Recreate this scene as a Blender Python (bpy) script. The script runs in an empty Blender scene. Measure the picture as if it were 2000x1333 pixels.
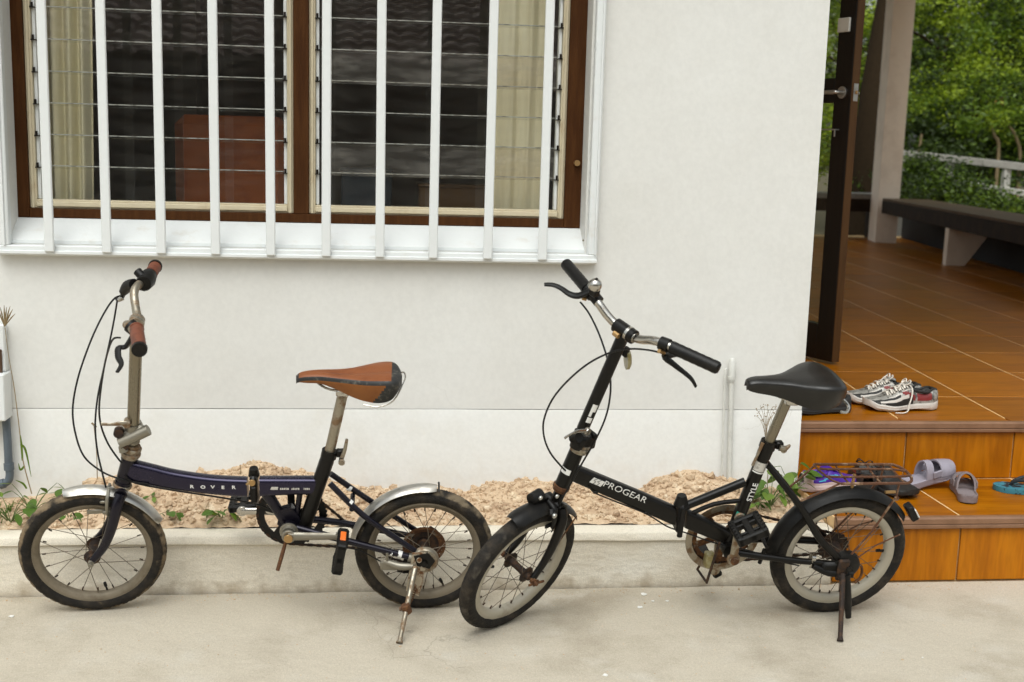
import bpy, bmesh, math, random
import numpy as np
from mathutils import Vector, Matrix, noise
random.seed(7)
R = math.radians
scene = bpy.context.scene
# ------------------------------------------------------------------ camera
FPX, CX, CY = 2300.0, 1000.0, 666.5          # focal length and centre in pixels of a 2000 px wide picture
CAM = Vector((0.0, -3.44, 1.35))
_p, _y, _r = R(9.418), R(-6.641), R(-1.601)
_f = Vector((-math.sin(_y), math.cos(_y), 0)); _rt = Vector((math.cos(_y), math.sin(_y), 0)); _u = Vector((0, 0, 1))
FWD = _f*math.cos(_p) - _u*math.sin(_p); _up2 = _u*math.cos(_p) + _f*math.sin(_p)
RIGHT = _rt*math.cos(_r) - _up2*math.sin(_r); UP = _up2*math.cos(_r) + _rt*math.sin(_r)
cam = bpy.data.cameras.new('camera'); cam_o = bpy.data.objects.new('camera', cam); scene.collection.objects.link(cam_o)
cam.lens = 36*FPX/2000; cam.sensor_width = 36; cam.clip_start = 0.05; cam.clip_end = 600
cam.dof.use_dof = True; cam.dof.focus_distance = 3.65; cam.dof.aperture_fstop = 4.0
m = Matrix.Identity(4)
for i in range(3):
    m[i][0] = RIGHT[i]; m[i][1] = UP[i]; m[i][2] = -FWD[i]; m[i][3] = CAM[i]
cam_o.matrix_world = m; scene.camera = cam_o
# ------------------------------------------------------------------ world and sun (bright overcast)
SUN_EL, SUN_AZ = R(60), R(197)               # azimuth clockwise from +Y (north)
w = bpy.data.worlds.new('World'); scene.world = w; w.use_nodes = True
nt = w.node_tree; nt.nodes.clear()
sky = nt.nodes.new('ShaderNodeTexSky'); sky.sky_type = 'NISHITA'; sky.sun_disc = False
sky.sun_elevation = SUN_EL; sky.sun_rotation = SUN_AZ; sky.air_density = 1.6; sky.dust_density = 5.0
hs = nt.nodes.new('ShaderNodeHueSaturation'); hs.inputs['Saturation'].default_value = 0.18
mulc = nt.nodes.new('ShaderNodeMix'); mulc.data_type = 'RGBA'; mulc.blend_type = 'MULTIPLY'; mulc.inputs[0].default_value = 1
mulc.inputs[7].default_value = (0.955, 0.99, 0.985, 1)
bg = nt.nodes.new('ShaderNodeBackground'); bg.inputs[1].default_value = 0.15
wo = nt.nodes.new('ShaderNodeOutputWorld')
nt.links.new(sky.outputs[0], hs.inputs['Color']); nt.links.new(hs.outputs[0], mulc.inputs[6])
nt.links.new(mulc.outputs[2], bg.inputs[0]); nt.links.new(bg.outputs[0], wo.inputs[0])
sun = bpy.data.lights.new('sun', 'SUN'); sun.energy = 1.15; sun.angle = R(50); sun.color = (0.975, 0.985, 0.95)
so = bpy.data.objects.new('sun', sun); scene.collection.objects.link(so)
sd = Vector((math.sin(SUN_AZ)*math.cos(SUN_EL), math.cos(SUN_AZ)*math.cos(SUN_EL), math.sin(SUN_EL)))
so.rotation_euler = (-sd).to_track_quat('-Z', 'Y').to_euler()
scene.view_settings.view_transform = 'Standard'; scene.view_settings.look = 'None'
scene.view_settings.exposure = 0.2; scene.view_settings.gamma = 1
scene.render.engine = 'CYCLES'
scene.cycles.max_bounces = 9; scene.cycles.diffuse_bounces = 4; scene.cycles.glossy_bounces = 4
scene.cycles.transparent_max_bounces = 24; scene.cycles.caustics_reflective = False; scene.cycles.caustics_refractive = False

# ------------------------------------------------------------------ helpers
C = scene.collection
def ray(px, py): return RIGHT*((px-CX)/FPX) - UP*((py-CY)/FPX) + FWD
def gy(px, py, Y):                            # the point of the vertical plane y=Y seen at a pixel
    d = ray(px, py); return CAM + d*((Y-CAM.y)/d.y)
def gz(px, py, Z=0.0):                        # the point of the level plane z=Z seen at a pixel
    d = ray(px, py); return CAM + d*((Z-CAM.z)/d.z)
def V(*a): return Vector(a)

def tag(o, label=None, cat=None, group=None, kind=None):
    if label: o['label'] = label
    if cat: o['category'] = cat
    if group: o['group'] = group
    if kind: o['kind'] = kind
    return o
def empty(name, loc=(0, 0, 0), rz=0.0, parent=None):
    o = bpy.data.objects.new(name, None); C.objects.link(o); o.location = loc; o.rotation_euler = (0, 0, rz)
    o.empty_display_size = 0.05
    if parent: o.parent = parent
    return o
def link(name, me, parent=None, mtx=None):
    o = bpy.data.objects.new(name, me); C.objects.link(o)
    if parent: o.parent = parent
    if mtx is not None: o.matrix_local = mtx
    return o

class MB:
    def __init__(s): s.v = []; s.f = []; s.m = []; s.attr = None
    def add(s, vs, fs, mi=0):
        b = len(s.v); s.v += [Vector(q) for q in vs]; s.f += [tuple(i+b for i in q) for q in fs]
        s.m += (mi if isinstance(mi, list) else [mi]*len(fs)); return s
    def box(s, c, size, axes=None, bev=0.0, mi=0):
        hx, hy, hz = size[0]/2, size[1]/2, size[2]/2
        ax = axes or (V(1, 0, 0), V(0, 1, 0), V(0, 0, 1)); c = Vector(c)
        P = lambda x, y, z: c + ax[0]*x + ax[1]*y + ax[2]*z
        if bev <= 0:
            vs = [P(x*hx, y*hy, z*hz) for x in (-1, 1) for y in (-1, 1) for z in (-1, 1)]
            fs = [(0, 1, 3, 2), (4, 6, 7, 5), (0, 4, 5, 1), (2, 3, 7, 6), (0, 2, 6, 4), (1, 5, 7, 3)]
            return s.add(vs, fs, mi)
        b = min(bev, hx*.9, hy*.9, hz*.9); vs = []; idx = {}
        for x in (-1, 1):
            for y in (-1, 1):
                for z in (-1, 1):
                    idx[x, y, z, 0] = len(vs); vs.append(P(x*hx, y*(hy-b), z*(hz-b)))
                    idx[x, y, z, 1] = len(vs); vs.append(P(x*(hx-b), y*hy, z*(hz-b)))
                    idx[x, y, z, 2] = len(vs); vs.append(P(x*(hx-b), y*(hy-b), z*hz))
        fs = []
        for a in (-1, 1):
            fs.append([idx[a, y, z, 0] for y, z in ((-1, -1), (1, -1), (1, 1), (-1, 1))][::a])
            fs.append([idx[x, a, z, 1] for x, z in ((-1, -1), (-1, 1), (1, 1), (1, -1))][::a])
            fs.append([idx[x, y, a, 2] for x, y in ((-1, -1), (1, -1), (1, 1), (-1, 1))][::a])
        for y in (-1, 1):
            for z in (-1, 1):
                q = [idx[-1, y, z, 1], idx[1, y, z, 1], idx[1, y, z, 2], idx[-1, y, z, 2]]; fs.append(q[::(-1 if y*z > 0 else 1)] if False else (q if y*z < 0 else q[::-1]))
        for x in (-1, 1):
            for z in (-1, 1):
                q = [idx[x, -1, z, 0], idx[x, 1, z, 0], idx[x, 1, z, 2], idx[x, -1, z, 2]]; fs.append(q if x*z > 0 else q[::-1])
        for x in (-1, 1):
            for y in (-1, 1):
                q = [idx[x, y, -1, 0], idx[x, y, 1, 0], idx[x, y, 1, 1], idx[x, y, -1, 1]]; fs.append(q if x*y < 0 else q[::-1])
        for x in (-1, 1):
            for y in (-1, 1):
                for z in (-1, 1):
                    q = [idx[x, y, z, 0], idx[x, y, z, 1], idx[x, y, z, 2]]; fs.append(q if x*y*z > 0 else q[::-1])
        return s.add(vs, [tuple(q) for q in fs], mi)
    def tube(s, pts, rad, n=10, caps=True, closed=False, mi=0, flat=None, smooth=0):
        pts = [Vector(p) for p in pts]
        rads = list(rad) if isinstance(rad, (list, tuple)) else [rad]*len(pts)
        if smooth: pts, rads = catmull(pts, smooth, rads, closed)
        N = len(pts); T = []
        for i in range(N):
            a = pts[(i-1) % N] if (closed or i > 0) else pts[i]; b = pts[(i+1) % N] if (closed or i < N-1) else pts[i]
            t = b-a; T.append(t.normalized() if t.length > 1e-9 else V(0, 0, 1))
        up = V(0, 0, 1) if abs(T[0].z) < .9 else V(1, 0, 0)
        if flat is not None: up = Vector(flat[2])
        nrm = (up - T[0]*up.dot(T[0])).normalized(); vs = []; fs = []
        for i in range(N):
            nrm = (nrm - T[i]*nrm.dot(T[i]))
            nrm = nrm.normalized() if nrm.length > 1e-6 else T[i].orthogonal().normalized()
            bn = T[i].cross(nrm)
            for k in range(n):
                a = 2*math.pi*k/n
                fa, fb = (flat[0], flat[1]) if flat is not None else (1, 1)
                vs.append(pts[i] + (bn*math.cos(a)*fa + nrm*math.sin(a)*fb)*rads[i])
        M = N if closed else N-1
        for i in range(M):
            for k in range(n):
                k2 = (k+1) % n; j = (i+1) % N
                fs.append((i*n+k, i*n+k2, j*n+k2, j*n+k))
        if caps and not closed:
            fs.append(tuple(range(n))[::-1]); fs.append(tuple((N-1)*n+k for k in range(n)))
        return s.add(vs, fs, mi)
    def lathe(s, prof, c, axis, n=24, mi=0, ref=None):
        axis = Vector(axis).normalized(); c = Vector(c); u = (Vector(ref) if ref else axis.orthogonal()).normalized(); v = axis.cross(u)
        vs = []; fs = []; m_ = []
        P = len(prof)
        for k in range(n):
            a = 2*math.pi*k/n; d = u*math.cos(a)+v*math.sin(a)
            for r, h in prof: vs.append(c+d*r+axis*h)
        for k in range(n):
            k2 = (k+1) % n
            for i in range(P-1):
                fs.append((k*P+i, k2*P+i, k2*P+i+1, k*P+i+1))
        return s.add(vs, fs, mi)
    def disc(s, c, axis, r, h, n=24, mi=0):   # short closed cylinder
        return s.lathe([(0.0001, -h/2), (r*.94, -h/2), (r, -h/2+h*.15), (r, h/2-h*.15), (r*.94, h/2), (0.0001, h/2)], c, axis, n, mi)
    def loft(s, rings, closed_ring=True, caps=True, mi=0):
        n = len(rings[0]); vs = [p for r_ in rings for p in r_]; fs = []; mm = []
        for i in range(len(rings)-1):
            for k in range(n if closed_ring else n-1):
                k2 = (k+1) % n; fs.append((i*n+k, i*n+k2, (i+1)*n+k2, (i+1)*n+k)); mm.append(mi(i, k) if callable(mi) else mi)
        if caps and closed_ring:
            fs.append(tuple(range(n))[::-1]); mm.append(mi(0, 0) if callable(mi) else mi)
            fs.append(tuple((len(rings)-1)*n+k for k in range(n))); mm.append(mi(len(rings)-2, 0) if callable(mi) else mi)
        return s.add(vs, fs, mm)
    def prism(s, poly, a, b, mi=0):            # poly: list of 3D points; extruded from offset a to b (vectors)
        n = len(poly); a = Vector(a); b = Vector(b)
        vs = [Vector(p)+a for p in poly]+[Vector(p)+b for p in poly]
        fs = [tuple(range(n)), tuple(range(2*n-1, n-1, -1))]+[(k, k+n, (k+1) % n+n, (k+1) % n) for k in range(n)]
        return s.add(vs, fs, mi)
    def xf(s, fn): s.v = [fn(p) for p in s.v]; return s
    def mesh(s, name, mats, smooth=True, angle=38, fix=True):
        me = bpy.data.meshes.new(name); me.from_pydata([tuple(p) for p in s.v], [], s.f)
        for q in (mats if isinstance(mats, (list, tuple)) else [mats]): me.materials.append(q)
        me.polygons.foreach_set('material_index', s.m)
        me.update()
        if fix:
            bm = bmesh.new(); bm.from_mesh(me); bmesh.ops.recalc_face_normals(bm, faces=bm.faces); bm.to_mesh(me); bm.free()
        if smooth:
            me.polygons.foreach_set('use_smooth', [True]*len(me.polygons)); me.set_sharp_from_angle(angle=R(angle))
        return me
    def build(s, name, mats, parent=None, **k):
        return link(name, s.mesh(name, mats, **k), parent)
def catmull(pts, sub, rads=None, closed=False):
    out = []; ro = []; N = len(pts)
    rng = range(N if closed else N-1)
    g = (lambda i: pts[i % N]) if closed else (lambda i: pts[max(0, min(N-1, i))])
    gr = (lambda i: rads[i % N]) if closed else (lambda i: rads[max(0, min(N-1, i))])
    for i in rng:
        p0, p1, p2, p3 = g(i-1), g(i), g(i+1), g(i+2)
        for k in range(sub):
            t = k/sub
            out.append(0.5*((2*p1)+(p2-p0)*t+(2*p0-5*p1+4*p2-p3)*t*t+(3*p1-p0-3*p2+p3)*t**3)); ro.append(gr(i)*(1-t)+gr(i+1)*t)
    if not closed: out.append(pts[-1]); ro.append(rads[-1] if rads else 0)
    return out, ro
def cr1(xs, sub):                              # catmull on tuples
    a, _ = catmull([Vector(x) for x in xs], sub, [0]*len(xs)); return a

# ------------------------------------------------------------------ materials
def mat(name, col, rough=.6, metal=0.0, col2=None, scale=20, lo=.45, hi=.6, col3=None, scale3=3, lo3=.5, hi3=.7, bump=0.0, bscale=60,
        coat=0.0, spec=.5, rough2=None, metal2=None, objvar=0.0, detail=6, stretch=None, coords='Object', sheen=0, emit=None):
    m = bpy.data.materials.new(name); m.use_nodes = True; t = m.node_tree; N = t.nodes; L = t.links
    b = N['Principled BSDF']; b.inputs['Roughness'].default_value = rough; b.inputs['Metallic'].default_value = metal
    b.inputs['Coat Weight'].default_value = coat; b.inputs['Specular IOR Level'].default_value = spec; b.inputs['Coat Roughness'].default_value = .12
    tc = N.new('ShaderNodeTexCoord'); mp = N.new('ShaderNodeMapping'); L.new(tc.outputs[coords], mp.inputs[0])
    if stretch: mp.inputs['Scale'].default_value = stretch
    oi = N.new('ShaderNodeObjectInfo')
    if objvar:
        cmb = N.new('ShaderNodeVectorMath'); cmb.operation = 'SCALE'; cmb.inputs[0].default_value = (13.1, 7.7, 5.3)
        L.new(oi.outputs['Random'], cmb.inputs['Scale']); L.new(cmb.outputs[0], mp.inputs['Location'])
    cur = None
    def nz(sc, lo_, hi_, det=detail):
        n = N.new('ShaderNodeTexNoise'); n.inputs['Scale'].default_value = sc; n.inputs['Detail'].default_value = det; n.inputs['Roughness'].default_value = .62
        L.new(mp.outputs[0], n.inputs['Vector'])
        r = N.new('ShaderNodeMapRange'); r.inputs['From Min'].default_value = lo_; r.inputs['From Max'].default_value = hi_; r.interpolation_type = 'SMOOTHSTEP'
        L.new(n.outputs['Fac'], r.inputs['Value']); return r.outputs[0]
    def mix(fac, a, c):
        x = N.new('ShaderNodeMix'); x.data_type = 'RGBA'; L.new(fac, x.inputs[0])
        if isinstance(a, tuple): x.inputs[6].default_value = (*a[:3], 1)
        else: L.new(a, x.inputs[6])
        x.inputs[7].default_value = (*c[:3], 1); return x.outputs[2]
    cur = tuple(col)
    if col2 is not None:
        f = nz(scale, lo, hi); cur = mix(f, cur, col2)
        if rough2 is not None:
            r = N.new('ShaderNodeMapRange'); L.new(f, r.inputs['Value']); r.inputs['To Min'].default_value = rough; r.inputs['To Max'].default_value = rough2; L.new(r.outputs[0], b.inputs['Roughness'])
        if metal2 is not None:
            r = N.new('ShaderNodeMapRange'); L.new(f, r.inputs['Value']); r.inputs['To Min'].default_value = metal; r.inputs['To Max'].default_value = metal2; L.new(r.outputs[0], b.inputs['Metallic'])
    if col3 is not None: cur = mix(nz(scale3, lo3, hi3), cur, col3)
    if objvar:
        h = N.new('ShaderNodeHueSaturation'); r = N.new('ShaderNodeMapRange'); L.new(oi.outputs['Random'], r.inputs['Value'])
        r.inputs['To Min'].default_value = 1-objvar; r.inputs['To Max'].default_value = 1+objvar; L.new(r.outputs[0], h.inputs['Value'])
        if isinstance(cur, tuple): h.inputs['Color'].default_value = (*cur[:3], 1)
        else: L.new(cur, h.inputs['Color'])
        cur = h.outputs[0]
    if isinstance(cur, tuple): b.inputs['Base Color'].default_value = (*cur[:3], 1)
    else: L.new(cur, b.inputs['Base Color'])
    if bump:
        n = N.new('ShaderNodeTexNoise'); n.inputs['Scale'].default_value = bscale; n.inputs['Detail'].default_value = 5; L.new(mp.outputs[0], n.inputs['Vector'])
        bp = N.new('ShaderNodeBump'); bp.inputs['Strength'].default_value = bump; bp.inputs['Distance'].default_value = .01
        L.new(n.outputs['Fac'], bp.inputs['Height']); L.new(bp.outputs[0], b.inputs['Normal'])
    return m
RUST = (.085, .034, .012)
M = {}
M['plaster'] = mat('plaster', (.70, .69, .655), .75, col2=(.735, .73, .70), scale=1.7, lo=.3, hi=.7, col3=(.655, .645, .60), scale3=2.3, lo3=.55, hi3=.8, bump=.35, bscale=11, stretch=(1, 1, .75))
M['plinth'] = mat('plinth_plaster', (.70, .69, .655), .8, col2=(.65, .63, .58), scale=4, lo=.45, hi=.75, col3=(.74, .735, .71), scale3=1.4, lo3=.5, hi3=.7, bump=.25, bscale=14)
M['white_paint'] = mat('white_gloss_paint', (.74, .76, .755), .38, col2=(.67, .66, .62), scale=14, lo=.55, hi=.8, bump=.12, bscale=40)
M['cream_paint'] = mat('cream_metal', (.62, .54, .38), .45, col2=(.52, .42, .27), scale=18, lo=.5, hi=.8, bump=.06)
M['brown_wood'] = mat('brown_stained_wood', (.054, .0175, .003), .6, spec=.15, col2=(.078, .028, .006), scale=9, lo=.4, hi=.7, stretch=(6, 6, .6), bump=.2, bscale=30)
M['dark_wood'] = mat('dark_door_wood', (.007, .0045, .003), .4, spec=.3, col2=(.012, .007, .004), scale=8, lo=.4, hi=.7, stretch=(6, 6, .5), bump=.1)
M['door_edge'] = mat('door_edge_wood', (.085, .040, .012), .5, spec=.25, col2=(.06, .027, .008), scale=8, lo=.4, hi=.7, stretch=(6, 6, .6))
M['concrete'] = mat('concrete_slab', (.50, .445, .355), .85, col2=(.36, .31, .235), scale=2.3, lo=.44, hi=.72, col3=(.52, .475, .395), scale3=5.5, lo3=.52, hi3=.72, bump=.4, bscale=26, detail=9)
M['kerb'] = mat('kerb_concrete', (.68, .62, .51), .85, col2=(.56, .50, .40), scale=3.2, lo=.48, hi=.75, col3=(.70, .66, .57), scale3=2.0, lo3=.5, hi3=.72, bump=.35, bscale=22, stretch=(1, 1, 2.2), detail=8)
M['kerb_top'] = mat('kerb_top_cement', (.60, .585, .53), .85, col2=(.52, .49, .42), scale=6, lo=.45, hi=.75, bump=.3, bscale=30)
M['soil'] = mat('dry_soil', (.56, .415, .275), .95, col2=(.37, .245, .15), scale=14, lo=.45, hi=.72, col3=(.68, .56, .40), scale3=30, lo3=.52, hi3=.7, bump=.8, bscale=55, detail=9)
def speckle(m, dark, light, scale=260, amt=.5, bump=.35, cracks=None, vr=.12):
    vr = .025 if scale < 100 else vr
    t = m.node_tree; N = t.nodes; L = t.links; b = N['Principled BSDF']; src = b.inputs['Base Color'].links[0].from_socket; tc = N.new('ShaderNodeTexCoord')
    n = N.new('ShaderNodeTexNoise'); n.inputs['Scale'].default_value = scale; n.inputs['Detail'].default_value = 3; L.new(tc.outputs['Object'], n.inputs[0])
    v = N.new('ShaderNodeTexVoronoi'); v.inputs['Scale'].default_value = scale*.22; L.new(tc.outputs['Object'], v.inputs['Vector'])
    r = N.new('ShaderNodeMapRange'); r.inputs['From Min'].default_value = .03; r.inputs['From Max'].default_value = .10; r.inputs['To Min'].default_value = 1; r.inputs['To Max'].default_value = 0; L.new(v.outputs['Distance'], r.inputs[0])
    r0 = N.new('ShaderNodeTexNoise'); r0.inputs['Scale'].default_value = 9; L.new(tc.outputs['Object'], r0.inputs[0]); r1 = N.new('ShaderNodeMapRange'); r1.inputs['From Min'].default_value = .5; r1.inputs['From Max'].default_value = .62; L.new(r0.outputs[0], r1.inputs[0])
    ml = N.new('ShaderNodeMath'); ml.operation = 'MULTIPLY'; L.new(r.outputs[0], ml.inputs[0]); L.new(r1.outputs[0], ml.inputs[1]); m2 = N.new('ShaderNodeMath'); m2.operation = 'MULTIPLY'; m2.inputs[1].default_value = amt; L.new(ml.outputs[0], m2.inputs[0])
    x = N.new('ShaderNodeMix'); x.data_type = 'RGBA'; L.new(m2.outputs[0], x.inputs[0]); L.new(src, x.inputs[6]); x.inputs[7].default_value = (*dark, 1)
    r3 = N.new('ShaderNodeMapRange'); r3.inputs['From Min'].default_value = .32; r3.inputs['From Max'].default_value = .68; r3.inputs['To Min'].default_value = 1-vr; r3.inputs['To Max'].default_value = 1+vr*.8; L.new(n.outputs[0], r3.inputs[0])
    h = N.new('ShaderNodeHueSaturation'); L.new(r3.outputs[0], h.inputs['Value']); L.new(x.outputs[2], h.inputs['Color']); out = h.outputs[0]
    if cracks:
        sc, wd, c_ = cracks; nz = N.new('ShaderNodeTexNoise'); nz.inputs['Scale'].default_value = 3; nz.inputs['Detail'].default_value = 8; L.new(tc.outputs['Object'], nz.inputs[0])
        ad = N.new('ShaderNodeVectorMath'); ad.operation = 'MULTIPLY_ADD'; L.new(nz.outputs['Color'], ad.inputs[0]); ad.inputs[1].default_value = (.5, .5, .5); L.new(tc.outputs['Object'], ad.inputs[2])
        vc = N.new('ShaderNodeTexVoronoi'); vc.feature = 'DISTANCE_TO_EDGE'; vc.inputs['Scale'].default_value = sc; L.new(ad.outputs[0], vc.inputs['Vector'])
        rc_ = N.new('ShaderNodeMapRange'); rc_.inputs['From Min'].default_value = 0; rc_.inputs['From Max'].default_value = wd; rc_.inputs['To Min'].default_value = 1; rc_.inputs['To Max'].default_value = 0; L.new(vc.outputs['Distance'], rc_.inputs[0])
        mk = N.new('ShaderNodeTexNoise'); mk.inputs['Scale'].default_value = 1.3; L.new(tc.outputs['Object'], mk.inputs[0]); rk_ = N.new('ShaderNodeMapRange'); rk_.inputs['From Min'].default_value = .52; rk_.inputs['From Max'].default_value = .66; rk_.inputs['To Max'].default_value = .6; L.new(mk.outputs[0], rk_.inputs[0])
        mm = N.new('ShaderNodeMath'); mm.operation = 'MULTIPLY'; L.new(rc_.outputs[0], mm.inputs[0]); L.new(rk_.outputs[0], mm.inputs[1])
        x2 = N.new('ShaderNodeMix'); x2.data_type = 'RGBA'; L.new(mm.outputs[0], x2.inputs[0]); L.new(out, x2.inputs[6]); x2.inputs[7].default_value = (*c_, 1); out = x2.outputs[2]
    L.new(out, b.inputs['Base Color'])
    bp = N.new('ShaderNodeBump'); bp.inputs['Strength'].default_value = bump; bp.inputs['Distance'].default_value = .002; L.new(n.outputs[0], bp.inputs['Height'])
    if b.inputs['Normal'].links: L.new(b.inputs['Normal'].links[0].from_socket, bp.inputs['Normal'])
    L.new(bp.outputs[0], b.inputs['Normal'])
speckle(M['concrete'], (.30, .27, .21), None, 120, .3, .3, None, vr=.07)
speckle(M['concrete'], (.20, .17, .13), None, 300, .6, .5, (.9, .0028, (.24, .21, .165)), vr=.16)
speckle(M['kerb'], (.25, .21, .15), None, 300, .45, .4, (1.6, .004, (.25, .21, .16)))
speckle(M['plaster'], (.60, .58, .53), None, 60, .08, .02, (.9, .0016, (.56, .54, .49)))
speckle(M['plinth'], (.5, .47, .40), None, 80, .2, .08, (1.2, .002, (.52, .49, .43)))
def splash(m, z0, z1, col, amt):
    t = m.node_tree; N = t.nodes; L = t.links; b = N['Principled BSDF']; src = b.inputs['Base Color'].links[0].from_socket; tc = N.new('ShaderNodeTexCoord'); sp = N.new('ShaderNodeSeparateXYZ'); L.new(tc.outputs['Object'], sp.inputs[0])
    n = N.new('ShaderNodeTexNoise'); n.inputs['Scale'].default_value = 22; n.inputs['Detail'].default_value = 8; L.new(tc.outputs['Object'], n.inputs[0])
    r = N.new('ShaderNodeMapRange'); r.inputs['From Min'].default_value = z1; r.inputs['From Max'].default_value = z0; L.new(sp.outputs['Z'], r.inputs[0])
    a = N.new('ShaderNodeMath'); a.operation = 'MULTIPLY_ADD'; a.inputs[1].default_value = .35; L.new(r.outputs[0], a.inputs[0]); L.new(n.outputs[0], a.inputs[2])
    r2 = N.new('ShaderNodeMapRange'); r2.inputs['From Min'].default_value = .62; r2.inputs['From Max'].default_value = .95; r2.inputs['To Max'].default_value = amt; L.new(a.outputs[0], r2.inputs[0])
    x = N.new('ShaderNodeMix'); x.data_type = 'RGBA'; L.new(r2.outputs[0], x.inputs[0]); L.new(src, x.inputs[6]); x.inputs[7].default_value = (*col, 1); L.new(x.outputs[2], b.inputs['Base Color'])
splash(M['plinth'], .2, .34, (.58, .50, .40), .25)
splash(M['kerb'], .0, .06, (.36, .29, .20), .8)
def wood_tile(name, axis, val=1.0, sp=.22):
    m = mat(name, (.30, .115, .018), .36, spec=sp)
    t = m.node_tree; N = t.nodes; L = t.links; b = N['Principled BSDF']; tc = N.new('ShaderNodeTexCoord'); oi = N.new('ShaderNodeObjectInfo')
    mp = N.new('ShaderNodeMapping'); mp.inputs['Scale'].default_value = axis; L.new(tc.outputs['Object'], mp.inputs[0])
    sc = N.new('ShaderNodeVectorMath'); sc.operation = 'SCALE'; sc.inputs[0].default_value = (37, 23, 31); L.new(oi.outputs['Random'], sc.inputs['Scale']); L.new(sc.outputs[0], mp.inputs['Location'])
    n = N.new('ShaderNodeTexNoise'); n.inputs['Scale'].default_value = 3; n.inputs['Detail'].default_value = 9; n.inputs['Distortion'].default_value = 1.2; L.new(mp.outputs[0], n.inputs[0])
    n2 = N.new('ShaderNodeTexNoise'); n2.inputs['Scale'].default_value = 14; n2.inputs['Detail'].default_value = 4; L.new(mp.outputs[0], n2.inputs[0])
    cr = N.new('ShaderNodeValToRGB'); e = cr.color_ramp.elements
    e[0].position = .28; e[0].color = (.31, .094, .0018, 1); e[1].position = .72; e[1].color = (.48, .165, .0035, 1)
    x = e.new(.5); x.color = (.42, .135, .0025, 1)
    L.new(n.outputs[0], cr.inputs[0])
    mx = N.new('ShaderNodeMix'); mx.data_type = 'RGBA'; mx.blend_type = 'MULTIPLY'; mx.inputs[0].default_value = .38
    r2 = N.new('ShaderNodeMapRange'); r2.inputs['From Min'].default_value = .35; r2.inputs['From Max'].default_value = .6; r2.inputs['To Min'].default_value = .55; L.new(n2.outputs[0], r2.inputs[0])
    L.new(cr.outputs[0], mx.inputs[6]); L.new(r2.outputs[0], mx.inputs[7])
    h = N.new('ShaderNodeHueSaturation'); r = N.new('ShaderNodeMapRange'); r.inputs['To Min'].default_value = .86*val; r.inputs['To Max'].default_value = 1.12*val; L.new(oi.outputs['Random'], r.inputs[0]); L.new(r.outputs[0], h.inputs['Value'])
    L.new(mx.outputs[2], h.inputs['Color']); L.new(h.outputs[0], b.inputs['Base Color'])
    bp = N.new('ShaderNodeBump'); bp.inputs['Strength'].default_value = .12; bp.inputs['Distance'].default_value = .004; L.new(n2.outputs[0], bp.inputs['Height']); L.new(bp.outputs[0], b.inputs['Normal'])
    return m
M['floor_tile'] = wood_tile('wood_look_floor_tile', (.8, 6, 6), .74, .10); M['riser_tile'] = wood_tile('wood_look_riser_tile', (6, 6, .8))
M['grout'] = mat('grout', (.70, .45, .20), .9, col2=(.55, .34, .14), scale=30)
M['grout_light'] = mat('pale_grout', (.72, .50, .26), .9, col2=(.6, .38, .17), scale=30)
M['nosing'] = mat('brown_step_nosing', (.24, .125, .068), .5, col2=(.18, .09, .045), scale=12, lo=.4, hi=.7, bump=.05)
M['off_white_paint'] = mat('column_paint', (.78, .68, .56), .7, col2=(.70, .60, .49), scale=3, bump=.1, bscale=12)  # even warm off-white for the column, side wall and bench supports
M['bench_wood'] = mat('bench_wood', (.085, .052, .022), .6, spec=.25, col2=(.11, .065, .03), scale=8, lo=.4, hi=.7, stretch=(6, .8, 6), bump=.15)
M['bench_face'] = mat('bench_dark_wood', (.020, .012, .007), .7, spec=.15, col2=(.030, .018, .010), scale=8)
M['dark'] = mat('under_bench_shade', (.012, .011, .010), .8)
M['ceiling'] = mat('soffit_board', (.40, .37, .33), .8)
M['roof_tile'] = mat('roof_tile', (.36, .27, .23), .7, col2=(.24, .18, .15), scale=5, objvar=0)
M['neighbour'] = mat('neighbour_wall', (.05, .047, .043), .8, col2=(.07, .065, .06), scale=3)  # near-black so the wall colour carries the shade under the eave
M['curtain'] = mat('cream_curtain', (.80, .75, .54), .85, col2=(.74, .68, .47), scale=3, stretch=(8, 8, .6), bump=.1, bscale=90)
_t = M['curtain'].node_tree; _b = _t.nodes['Principled BSDF']; _tl = _t.nodes.new('ShaderNodeBsdfTranslucent'); _mx = _t.nodes.new('ShaderNodeMixShader'); _mx.inputs[0].default_value = .12
_t.links.new(_b.inputs['Base Color'].links[0].from_socket, _tl.inputs[0]); _t.links.new(_b.outputs[0], _mx.inputs[1]); _t.links.new(_tl.outputs[0], _mx.inputs[2]); _t.links.new(_mx.outputs[0], _t.nodes['Material Output'].inputs[0])
M['orange_leather'] = mat('orange_brown_leather', (.62, .17, .045), .5, col2=(.5, .13, .035), scale=5, bump=.06)
M['room_wall'] = mat('room_wall', (.55, .50, .44), .8); M['room_floor'] = mat('room_floor', (.10, .06, .035), .5)
M['room_dark'] = mat('room_dark_wood', (.07, .035, .016), .5, col2=(.11, .055, .025), scale=7); M['room_light_wood'] = mat('room_light_wood', (.30, .17, .07), .5)
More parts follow.
